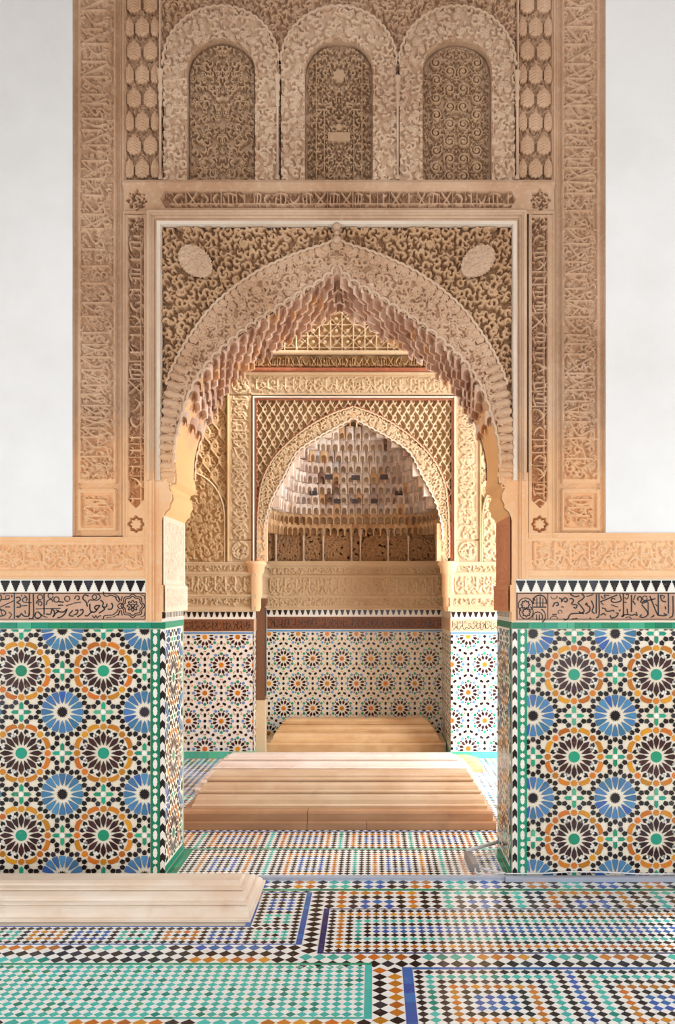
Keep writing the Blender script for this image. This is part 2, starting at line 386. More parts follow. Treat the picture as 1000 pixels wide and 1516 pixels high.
def lay(frame, pieces, rect, parent, stuff_name, single=lambda p: False, limit=300, thick=0.004, tilt=0.0):
    """pieces: (name, shape key, polygon, u, v, rot, material). Those picked by single() become objects of their own, the rest one mesh."""
    todo, mats = [], []
    cand = []
    for pc in pieces:
        nm, key, poly, u, v, rot, mat = pc
        w = xf(poly, u, v, rot); cl = clip_poly(w, rect)
        if not cl or poly_area(cl) < 0.12*poly_area(w): continue
        whole = len(cl) == len(w) and all(abs(a[0]-b[0])+abs(a[1]-b[1]) < 1e-9 for a, b in zip(sorted(cl), sorted(w)))
        pr = single(pc); cand.append((pr, pc, cl, whole))
    top = sorted((c for c in cand if c[0]), key=lambda c: -float(c[0]))[:limit]; ids = set(map(id, top))
    for c in top:
        nm, key, poly, u, v, rot, mat = c[1]
        if c[3]:
            k = (key, mat)
            if k not in TILE_MESH: TILE_MESH[k] = raw(nm, *prism(poly, thick), [mat])
            me = TILE_MESH[k]; M = frame.matrix(u, v, rot)
        else:
            me = raw(nm, *prism(c[2], thick), [mat]); M = frame.matrix(0, 0, 0)
        o = link(nm, me, None, parent)
        if tilt and (u or v): M = M @ Matrix.Rotation(random.gauss(0, tilt), 4, 'X') @ Matrix.Rotation(random.gauss(0, tilt), 4, 'Y') if c[3] else M
        o.matrix_basis = M
    mb = MB(); names = []
    M0 = frame.matrix(0, 0, 0)
    for c in cand:
        if id(c) in ids: continue
        mat = c[1][6]
        if mat not in names: names.append(mat)
        v, f = prism(c[2], thick)
        if tilt:
            cx = sum(p[0] for p in c[2])/len(c[2]); cy = sum(p[1] for p in c[2])/len(c[2]); ta, tb = random.gauss(0, tilt), random.gauss(0, tilt)
            v = [(x, y, z+((x-cx)*ta+(y-cy)*tb if z > 0 else 0)) for x, y, z in v]
        mb.add([M0 @ Vector(q) for q in v], f, names.index(mat))
    if mb.f: tag(mb.build(stuff_name, names, parent), kind='stuff')

# ------------------------------------------------------------------ arch curves of the doorway (photo-sized units on the front wall plane)
CX = 499.0
INNER_L = [(258, 692), (260, 657), (268, 625), (278, 594), (293, 563), (312, 537), (336, 514), (372, 485), (410, 460), (445, 438), (478, 418), (CX, 400)]
OUTER_L = [(240, 712), (238, 668), (240, 620), (248, 572), (264, 532), (288, 492), (324, 448), (380, 406), (440, 378), (480, 365), (CX, 357)]
CORBEL_L = [(240, 772), (241, 766), (244, 758), (251, 752), (250.5, 747), (255, 739), (254, 731), (250, 723), (252, 717), (259, 715), (259.5, 703), (258, 692)]
inner_l = spline(INNER_L, 60); outer_l = spline(OUTER_L, 70)
flip = lambda P: np.c_[2*CX-np.asarray(P)[:, 0], np.asarray(P)[:, 1]]
inner_poly = np.vstack([[(258, 900)], inner_l, flip(inner_l)[::-1], [(740, 900)]])
outer_poly = np.vstack([[(240, 900)], outer_l, flip(outer_l)[::-1], [(758, 900)]])

# ================================================================== SETTING: front wall body
wall = empty('wall_front'); tag(wall, 'tall carved stucco and tile wall with a pointed muqarnas archway', None, 'structure')
prof_l = np.vstack([[(240, 1300)], CORBEL_L[:-1], inner_l])
def wall_body():
    b = MB(); y0, y1 = YF+0.062, YR; xl, xr, zt = fx(-480), fx(1480), fz(-420)
    L = [(fx(p[0]), fz(p[1])) for p in prof_l]; R = [(fx(2*CX-p[0]), fz(p[1])) for p in prof_l]
    for S, xe in ((L, xl), (R, xr)):
        for (xa, za), (xb, zb) in zip(S[:-1], S[1:]):
            if zb <= za+1e-6: continue
            for y in (y0, y1): b.add([(xe, y, za), (xa, y, za), (xb, y, zb), (xe, y, zb)], [(0, 1, 2, 3)])
        b.add([(xe, y, z) for y in (y0, y1) for z in (0, zt)], [(0, 1, 3, 2)])
    za = L[-1][1]
    for y in (y0, y1): b.add([(xl, y, za), (xr, y, za), (xr, y, zt), (xl, y, zt)], [(0, 1, 2, 3)])
    b.add([(xl, y0, zt), (xr, y0, zt), (xr, y1, zt), (xl, y1, zt)], [(0, 1, 2, 3)])
    return b.build('wall_core', 'stucco_pale', wall)
wall_body()
for s_ in (0, 1):      # white plaster fields
    x0, x1 = ((-480, 107.5) if s_ == 0 else (897, 1480)); yb = 796 if s_ == 0 else 790
    n = 24; C = Canvas(x0, -420, x1, yb, 12); C.v = 0.5+0.25*np.sin(C.X*0.031+1.3*np.sin(C.Y*0.017))*np.sin(C.Y*0.023+s_)
    o = relief('plaster_field', C, -0.002, 0.002, FRONT, 'white_plaster', wall); tag(o, 'smooth white plaster field')

def soffit():
    """Curved underside of the arch and the corbel profile below, through the wall's thickness."""
    for s_ in (0, 1):
        P = np.vstack([CORBEL_L[:-1], inner_l]); P = P if s_ == 0 else flip(P)
        b = MB(); n = len(P); ys = (YF+0.001, YF+0.2, YF+0.4, YR)
        for i in range(n):
            b.v += [(fx(P[i][0]), y, fz(P[i][1])) for y in ys]
        for i in range(n-1):
            for j in range(3): b.f.append((i*4+j, i*4+j+1, i*4+5+j, i*4+4+j)); b.m.append(0)
        o = b.build('arch_soffit', 'soffit', wall, True); tag(o, 'smooth ochre underside of the arch')
soffit()

# ------------------------------------------------------------------ carved script and ornament drawing
def script_vertical(C, xa, xb, ya, yb, w=1.7, gap=(13, 30), rng=RNG, leaf=0.72):
    """Cursive inscription running up a vertical band: long strokes lie across the band."""
    fill(C, 8.5, ['crescent', 'spiral', 'hook', 'ess'], 8, 1.5, 1.4, leaf, box_=(xa, ya, xb, yb), rng=rng)
    y = ya+4
    while y < yb-6:
        g = rng.uniform(*gap)
        C.stroke([(xa+1, y), (xa+(xb-xa)*rng.uniform(0.6, 0.95), y+rng.normal()*0.6)], w)
        if rng.random() < 0.75:
            x1 = xa+(xb-xa)*rng.uniform(0.55, 0.9); C.stroke(spline([(xa+(xb-xa)*rng.uniform(0, .2), y+2), (xa+(xb-xa)*0.45, y+g*rng.uniform(0.4, 0.9)), (x1, y+g*0.5), (x1+4, y+g*0.95)], 12), w*0.95)
        if rng.random() < 0.5:
            cx, cy, r = xa+(xb-xa)*rng.uniform(0.55, 0.85), y+g*0.5, rng.uniform(3.5, 6)
            a = np.linspace(rng.uniform(0, 3), rng.uniform(6, 9), 14); C.stroke(np.c_[cx+np.cos(a)*r, cy+np.sin(a)*r*0.8], w*0.85)
        if rng.random() < 0.35: C.stroke([(xa+3, y+g*0.9), (xb-6, y+g*0.15)], w*0.8)
        y += g
def script_horizontal(C, xa, xb, ya, yb, w=1.6, gap=(12, 28), rng=RNG, leaf=0.7, lg=8.5, ls=8):
    fill(C, lg, ['crescent', 'spiral', 'hook', 'ess'], ls, w*0.9, 1.4, leaf, box_=(xa, ya, xb, yb), rng=rng)
    x = xa+4; H = yb-ya
    while x < xb-6:
        g = rng.uniform(*gap)
        C.stroke([(x, ya+1), (x+rng.normal()*0.5, yb-H*rng.uniform(0.08, 0.35))], w)
        C.stroke(spline([(x, yb-H*0.2), (x+g*0.35, yb-H*rng.uniform(0.02, 0.2)), (x+g*0.7, yb-H*rng.uniform(0.3, 0.6)), (x+g, yb-H*0.25)], 12), w*0.95)
        if rng.random() < 0.5:
            cx, cy, r = x+g*0.5, ya+H*rng.uniform(0.25, 0.5), rng.uniform(0.1, 0.17)*H
            a = np.linspace(rng.uniform(0, 3), rng.uniform(6, 9), 14); C.stroke(np.c_[cx+np.cos(a)*r, cy+np.sin(a)*r], w*0.85)
        x += g
def kufic(C, xa, xb, ya, yb, vertical, pitch, w=1.8, rng=RNG):
    """Angular letters with leaf tips over a deep ground; text along y when vertical."""
    a, b = (ya, yb) if vertical else (xa, xb); c, d = (xa, xb) if vertical else (ya, yb); W_ = d-c
    def st(p, w_, t=1.0): C.stroke([(q[1], q[0]) if vertical else (q[0], q[1]) for q in p], w_, t, 0.9)
    base = d-W_*0.2 if not vertical else d-W_*0.2
    t = a+2
    while t < b-3:
        g = pitch*rng.uniform(0.75, 1.25); k = rng.integers(5); f = 1 if rng.random() < .5 else -1; u = t+g*0.5
        st([(t, base), (t+g, base+rng.normal()*.4)], w*0.62)
        if k == 0:      # tall shaft with a leaf tip
            st([(u, base), (u, c+W_*0.12)], w*.8); st(spline([(u, c+W_*.3), (u+f*g*.2, c+W_*.22), (u+f*g*.36, c+W_*.05)], 6), w*np.linspace(1.0, .3, 6))
        if k == 1:      # crossed pair of shafts
            st(spline([(u-g*.34, c+W_*0.05), (u-g*.05, c+W_*.4), (u+g*.26, base)], 8), w*.8); st(spline([(u+g*.34, c+W_*.05), (u+g*.1, c+W_*.38), (u-g*.22, base)], 8), w*.8)
        if k == 2:      # three teeth of unequal height
            for q, hh in ((-.3, .45), (0, .62), (.3, .5)): st([(u+q*g, base), (u+q*g+f*.8, base-W_*hh)], w*.7)
            st(spline([(u-g*.4, c+W_*.16), (u, c+W_*.08), (u+g*.4, c+W_*.2)], 8), w*np.linspace(.3, 1.1, 8))
        if k == 3:      # bowl with an upturned tail
            st(spline([(u-f*g*.36, c+W_*.42), (u-f*g*.1, base-W_*.06), (u+f*g*.25, c+W_*.5), (u+f*g*.38, c+W_*.1)], 12), w*np.r_[np.linspace(.5, 1.15, 6), np.linspace(1.1, .3, 6)])
        if k == 4:      # half palmette
            st(spline([(u-f*g*.05, base), (u-f*g*.25, c+W_*.5), (u, c+W_*.2), (u+f*g*.36, c+W_*.14)], 12), w*np.r_[np.linspace(.6, 1.2, 7), np.linspace(1.1, .25, 5)]); st([(u+f*g*.28, base), (u+f*g*.2, c+W_*.5)], w*np.linspace(.9, .4, 2))
        if rng.random() < .5: st([(t, c), (t, d)], w*0.5)
        for _ in range(2): st([(t+g*rng.uniform(.1, .9), d-1.2), (t+g*rng.uniform(.1, .9), base+1)], w*.7, 0.9)
        t += g

# ================================================================== FRONT WALL: outer inscription bands
def outer_band(right):
    sgn = -1 if right else 1; xe = 897 if right else 107
    X = lambda k: xe+sgn*k
    x0, x1 = sorted((X(0), X(76))); C = Canvas(x0, -150, x1, 793, 1.0); rng = np.random.default_rng(11+right)
    fa, fb = sorted((X(14), X(60)))
    script_vertical(C, fa, fb, -150, 690, rng=rng)
    # pointed end below the text, then the square panel
    fill(C, 8, ['crescent', 'spiral', 'split'], 8, 1.6, 1.4, 0.8, box_=(fa, 690, fb, 708), rng=rng)
    script_vertical(C, fa+4, fb-4, 736, 778, rng=rng, gap=(9, 16))
    k = np.abs(C.X-xe)
    C.v[(k < 13) | (k > 61)] = 0
    C.v[(C.Y > 710) & (C.Y < 734)] = 0; C.v[C.Y > 780] = 0
    ex = np.zeros_like(C.v)
    rope = 0.5+0.5*np.sin((C.Y*1.0+(C.X-xe)*1.1)*1.45); rope_h = 0.5+0.5*np.sin((C.X+(C.Y)*1.1)*1.45)
    gr = 0.0075
    for a, b in ((2, 8), (65, 71)):
        m = (k >= a) & (k <= b); ex[m] = -gr*0.5+gr*0.8*rope[m]*np.sqrt(np.clip(1-((k[m]-(a+b)/2)/3.2)**2, 0, 1))
    for a, b, h in ((0, 2, .012), (8, 10, .013), (10, 12.5, .016), (61, 63.5, .016), (63.5, 65, .012), (71, 73, .014), (73, 76, .011)):
        ex[(k >= a) & (k < b)] = h
    inner = (k > 8) & (k < 66)
    for a, b in ((716, 723), (786, 792)):
        m = (C.Y >= a) & (C.Y <= b) & inner; ex[m] = -gr*0.5+gr*0.8*rope_h[m]*np.sqrt(np.clip(1-((C.Y[m]-(a+b)/2)/3.6)**2, 0, 1))
    for a, b, h in ((709, 713, .015), (713, 716, .011), (723, 726, .011), (726, 730, .015), (781, 786, .014)):
        ex[(C.Y >= a) & (C.Y < b) & (k > 12) & (k < 62)] = h
    o = relief('inscription_band', C, -0.018, 0.011, FRONT, 'stucco', wall, extra=ex); tag(o, 'upright carved inscription band with rope borders')
outer_band(False); outer_band(True)

def kufic_column(right):
    x0, x1 = (783, 821) if right else (183, 218); rng = np.random.default_rng(31+right)
    C = Canvas(x0, 318, x1, 797, 0.9); a, b = (788, 811) if right else (190, 213)
    kufic(C, a, b, 342, 738, True, 24 if not right else 22, rng=rng, w=1.75)
    fill(C, 7.5, ['crescent', 'hook', 'bud'], 5.0, 1.05, 0.9, 0.8, box_=(a+1, 344, b-1, 738), rng=rng, topvar=0.5)
    cx = (a+b)/2; hw = (b-a)/2
    m = (np.abs(C.X-cx) < hw) & (C.Y > 324) & (C.Y < 740+ (12*(1-np.abs(C.X-cx)/hw)))
    C.v[~m] = 1.0
    up = (np.abs(C.X-cx) < hw) & (C.Y > 322) & (C.Y < 341); C.v[up] = 1.0
    fill_C = Canvas(x0, 318, x1, 797, 0.9); fill(fill_C, 6, ['crescent', 'split'], 6, 1.2, 1, 1, box_=(a, 322, b, 340), rng=rng)
    C.v[up] = fill_C.v[up]
    r = np.hypot(C.X-cx, C.Y-776); th = np.arctan2(C.Y-776, C.X-cx)
    ring = np.abs(r-9.5-1.2*np.cos(8*th)) < 1.9; C.v[ring] = 0.0
    ex = np.zeros_like(C.v); edge = (C.X < x0+2.5) | (C.X > x1-2.5); ex[edge] = 0.006
    ex[(np.abs(C.X-(a-1.5)) < 1.2) | (np.abs(C.X-(b+1.5)) < 1.2)] = 0.003
    o = relief('kufic_column', C, -0.050, 0.004, FRONT, 'stucco', wall, extra=ex); tag(o, 'narrow upright band of deep cut angular script')
kufic_column(False); kufic_column(True)

def kufic_lintel():
    C = Canvas(183, 268, 821, 318, 0.9); rng = np.random.default_rng(51)
    kufic(C, 250, 752, 284, 306, False, 19, rng=rng, w=1.75)
    fill(C, 8.0, ['crescent', 'hook', 'bud'], 5.0, 1.0, 0.9, 0.8, box_=(246, 285, 756, 305), rng=rng, topvar=0.5)
    m = (np.abs(C.Y-295) < 12.5) & (np.abs(C.X-501) < 263-0.6*np.abs(C.Y-295)); C.v[~m] = 1.0
    for cx in (203, 800):
        r = np.hypot(C.X-cx, C.Y-297); th = np.arctan2(C.Y-297, C.X-cx); z = r < 14+1.8*np.cos(8*th)
        F = Canvas(183, 268, 821, 318, 0.9); fill(F, 6, ['crescent', 'split', 'bud'], 6, 1.2, 0.9, 1, box_=(cx-15, 282, cx+15, 312), rng=rng); C.v[z] = F.v[z]
    ex = np.zeros_like(C.v); ex[C.Y < 271] = 0.010; ex[(C.Y >= 271) & (C.Y < 276)] = 0.020; ex[(C.Y >= 276) & (C.Y < 280)] = 0.010; ex[C.Y > 312] = 0.006
    o = relief('kufic_lintel', C, -0.050, 0.004, FRONT, 'stucco', wall, extra=ex); tag(o, 'long lintel band of deep cut angular script')
kufic_lintel()

# rectangular frame round the arch
FR = [(218, 712), (218, 313), (780, 313), (780, 712)]
ribbon('frame_moulding', FR, 0, -12.5, -0.01, 0.034, FRONT, 'stucco_pale', wall, prof=[(0, 0), (0, .55), (.12, .55), (.16, 1), (.4, 1), (.46, .8), (.6, .8), (.66, .45), (.9, .4), (1, .2), (1, 0)])
ribbon('frame_fillet', [(230.5, 712), (230.5, 325.5), (767.5, 325.5), (767.5, 712)], 0, -3.2, -0.02, 0.012, FRONT, 'stucco', wall)
ribbon('white_fillet', [(233, 712), (233, 328.5), (765, 328.5), (765, 712)], 0, -6.5, -0.02, 0.016, FRONT, 'trim_white', wall, prof=[(0, 0), (0, 1), (.8, 1), (1, .5), (1, 0)])

def spandrel():
    C = Canvas(238, 336, 760, 716, 0.8); rng = np.random.default_rng(61)
    m = ~inside(outer_poly, C.X, C.Y)
    def ok(x, y): return 236 < x < 500
    fill(C, 10.2, ['crescent', 'split', 'hook', 'crescent'], 8.8, 2.5, 1.0, 1.0, rng=rng, mask=ok, topvar=0.3)
    fill(C, 7.5, ['ess', 'crescent', 'bud'], 5.5, 1.0, 0.9, 0.42, rng=rng, mask=ok, topvar=0.35)
    C.mirror()
    o = relief('spandrel', C, -0.058, 0.006, FRONT, 'stucco_deep', wall, mask=m); tag(o, 'deep carved arabesque leaves filling the arch corners')
    for s_ in (0, 1):
        cx, cy = (290, 388) if s_ == 0 else (2*CX-290, 388)
        D_ = Canvas(cx-30, cy-30, cx+30, cy+30, 0.9); fill(D_, 5.0, ['crescent', 'bud', 'spiral'], 4.6, 1.0, 1.0, 1, rng=rng)
        ang = math.radians(42 if s_ == 0 else -42); u = (D_.X-cx)*math.cos(ang)+(D_.Y-cy)*math.sin(ang); v = -(D_.X-cx)*math.sin(ang)+(D_.Y-cy)*math.cos(ang)
        lim = 21.5*np.sqrt(np.clip(1-(np.abs(u)/30)**1.7, 0, 1))+0.7*np.cos(u*1.4)
        mk = np.abs(v) < lim; dome = 0.014*np.sqrt(np.clip(1-(u/31)**2-(v/25)**2, 0, 1))
        rim = np.where(lim-np.abs(v) < 2.2, 0.004, 0)
        o = relief('leaf_medallion', D_, 0.0, 0.006, FRONT, 'stucco_pale', wall, mask=mk, extra=dome+rim); tag(o, 'pale leaf shaped boss on the spandrel')
spandrel()

def arch_face():
    C = Canvas(236, 355, 762, 716, 0.85); rng = np.random.default_rng(71)
    m = inside(outer_poly, C.X, C.Y) & ~inside(inner_poly, C.X, C.Y)
    fill(C, 10.5, ['spiral', 'crescent', 'spiral', 'split'], 10, 2.3, 2.0, 0.9, rng=rng, mask=lambda x, y: x < 500)
    fill(C, 8, ['crescent', 'hook', 'bud'], 6.5, 1.5, 1.5, 0.75, rng=rng, mask=lambda x, y: x < 500)
    C.mirror()
    o = relief('arch_face', C, -0.014, 0.015, FRONT, 'stucco', wall, mask=m); tag(o, 'broad arch face carved with shallow scrolls')
    # scalloped outer edge: shell lobes
    P = spline(OUTER_L, 400); seg = np.r_[0, np.cumsum(np.hypot(*np.diff(P, axis=0).T))]; L = seg[-1]
    def lobe_mesh(nm, w, l, hgt):
        v, f = [], []; nu, nv = 7, 6
        for j in range(nv):
            t = j/(nv-1)
            for i in range(nu):
                a = PI*i/(nu-1); r = (w*0.5)*math.sqrt(max(0.02, 1-max(0, (0.3-t)/0.34)**2))*(1-0.45*t*t)
                v.append((math.cos(a)*r, t*l, math.sin(a)*hgt*(1-0.75*t**1.5)*(0.55+0.45*min(1, t*5))))
        for j in range(nv-1):
            for i in range(nu-1): f.append((j*nu+i, j*nu+i+1, (j+1)*nu+i+1, (j+1)*nu+i))
        f.append(tuple(range(nu))); return raw(nm, v, f, ['stucco'])
    big, small = lobe_mesh('shell_lobe', 13.2/SF, 23/SF, 0.030), lobe_mesh('shell_lobe', 11.8/SF, 13/SF, 0.011)
    for me in (big, small): me.polygons.foreach_set('use_smooth', np.ones(len(me.polygons), dtype=bool))
    s = 8.0
    while s < L-4:
        i = min(len(P)-2, int(np.searchsorted(seg, s))); p = P[i]; t = P[i+1]-P[i-1]; t = t/np.hypot(*t); nrm = np.array([-t[1], t[0]])
        low = p[1] > 540
        for s_ in (0, 1):
            q = p if s_ == 0 else np.array([2*CX-p[0], p[1]]); n_ = nrm if s_ == 0 else np.array([-nrm[0], nrm[1]]); q = q-n_*1.0
            o = link('shell_lobe', big if low else small, None, wall, False)
            Yv = Vector((n_[0], 0, -n_[1])); Zv = Vector((0, -1, 0)); Xv = Yv.cross(Zv)
            o.matrix_basis = Matrix(((Xv.x, Yv.x, Zv.x, fx(q[0])), (Xv.y, Yv.y, Zv.y, YF-0.002), (Xv.z, Yv.z, Zv.z, fz(q[1])), (0, 0, 0, 1)))
        s += 13.6 if low else 11.8
    # light double fillet that follows the scallops above
    for s_ in (0, 1):
        n = 240; Q = spline(OUTER_L, n); T = np.gradient(Q, axis=0); N = np.c_[-T[:, 1], T[:, 0]]/np.hypot(T[:, 0], T[:, 1])[:, None]
        d = np.r_[0, np.cumsum(np.hypot(*np.diff(Q, axis=0).T))]
        Q = Q-N*(0.5+2.0*np.abs(np.sin(d*PI/11.8)))[:, None]; Q = Q[70:]
        if s_: Q = flip(Q)
        ribbon('scalloped_fillet', Q, -1.6, 1.6, -0.025, 0.016, FRONT, 'stucco_pale', wall)
    # knop over the apex
    b = MB()
    for cy, r in ((337, 6.2), (347, 4.0), (356, 6.5)):
        for j in range(5):
            for i in range(12):
                a = 2*PI*i/12; q = r*math.cos(j*PI/8); b.v.append(FRONT(CX+math.cos(a)*q, cy+math.sin(a)*q, 0.012+0.022*math.sin(j*PI/8)))
        k = len(b.v)-60
        for j in range(4):
            for i in range(12): b.f.append((k+j*12+i, k+j*12+(i+1) % 12, k+(j+1)*12+(i+1) % 12, k+(j+1)*12+i)); b.m.append(0)
    b.build('apex_knop', 'stucco_pale', wall, True)
arch_face()

def rim(front):
    """Lobed lip of the arch, in front and at the far side of the wall."""
    for s_ in (0, 1):
        P = spline(np.vstack([INNER_L]), 300); d = np.r_[0, np.cumsum(np.hypot(*np.diff(P, axis=0).T))]
        T = np.gradient(P, axis=0); N = np.c_[-T[:, 1], T[:, 0]]/np.hypot(T[:, 0], T[:, 1])[:, None]
        step = 17.0; amp = np.clip((700-P[:, 1])/200, 0.4, 1)*(6.5 if front else 4.0)
        ph = (d % step)/step; Q = P+N*(1.2-amp*np.sqrt(np.clip(1-(2*ph-1)**2, 0, 1)))[:, None]
        if s_: Q = flip(Q)
        pl = FRONT if front else Plane(lambda u, v, h: ((u-VX)/SF, YR+h, EYE+(VY-v)/SF))
        o = ribbon('arch_lip', Q, -1.5, 1.5, -0.03, 0.014, pl, 'stucco_pale', wall)  # pale stucco stands in for the lit edge of the lip
rim(True); rim(False)

# ------------------------------------------------------------------ muqarnas cells
def cell(nm, w, h, d, mats, leg=0.13, rise=0.64):
    """Muqarnas cell: a block with an arched hollow cut up from below, two pendant legs."""
    r = w*(0.5-leg); n = 9; hy = h*(1-rise)+r*0.0; v, f = [], []
    arch = [(-r, -h)]+[(-r*math.cos(PI*i/(n-1)), -(h*(1-rise)+r*1.15)+r*1.15*math.sin(PI*i/(n-1))) for i in range(n)]+[(r, -h)]
    top = [(-w/2, -h)]+[(-w/2+w*i/(n-1), 0.0) for i in range(n)]+[(w/2, -h)]
    m = len(arch)
    for y, k in ((-d, 1.0), (0.03, 1.0)):
        bow = lambda x: 0.22*d*(1-(2*x/w)**2) if y < 0 else 0
        v += [(x, y-bow(x), z) for x, z in arch]+[(x, y-bow(x), z) for x, z in top]
    for i in range(m-1):
        f.append((i, i+1, m+i+1, m+i))                                   # face
        f.append((i+1, i, 2*m+i, 2*m+i+1))                               # hollow
        f.append((m+i, m+i+1, 3*m+i+1, 3*m+i))                           # top and sides
    f.append((0, m, 3*m, 2*m)); f.append((m-1, 2*m+m-1, 3*m+m-1, m+m-1))  # feet of the legs
    return raw(nm, v, f, mats)
def put(me, nm, parent, p, normal, tilt=0.0, sc=1.0):
    n = Vector(normal).normalized(); Y = -n; Z = Vector((0, 0, 1)); X = Y.cross(Z).normalized(); Z = X.cross(Y)
    o = link(nm, me, None, parent)
    o.matrix_basis = Matrix(((X.x*sc, Y.x*sc, Z.x*sc, p[0]), (X.y*sc, Y.y*sc, Z.y*sc, p[1]), (X.z*sc, Y.z*sc, Z.z*sc, p[2]), (0, 0, 0, 1))) @ Matrix.Rotation(tilt, 4, 'X')
    return o
def arch_muqarnas():
    mA = cell('muqarnas_cell', 0.066, 0.080, 0.050, ['muqarnas_front'], 0.15, 0.58); mB = cell('muqarnas_cell', 0.056, 0.070, 0.046, ['muqarnas_front'], 0.18, 0.55)
    for s_ in (0, 1):
        P = spline(INNER_L, 240); sg = 1 if s_ == 0 else -1
        x = np.array([fx(p[0] if s_ == 0 else 2*CX-p[0]) for p in P]); z = np.array([fz(p[1]) for p in P])
        L = np.r_[0, np.cumsum(np.hypot(np.diff(x), np.diff(z)))]; n = 6; s0 = np.interp(2.44, z, L)
        for j in range(n):
            y = YF+0.055+(YR-YF-0.06)*j/(n-1); s = s0+(0.034 if j % 2 else 0.0); q = 0
            while s < L[-1]-0.02:
                xx, zz = np.interp(s, L, x), np.interp(s, L, z)
                if not (zz < 2.58 and (q+j) % 2):
                    put(mA if (q+j) % 3 else mB, 'muqarnas_cell', wall, (xx-sg*0.006, y, zz+0.044+0.006*((q*7+j*3) % 3)), (sg*(0.3, 0.6, 0.45)[q % 3], -1, 0))
                s += 0.068; q += 1
    for j in range(5): put(mA, 'muqarnas_cell', wall, (fx(CX), YF+0.06+0.11*j, fz(396)), (0, -1, 0))
arch_muqarnas()

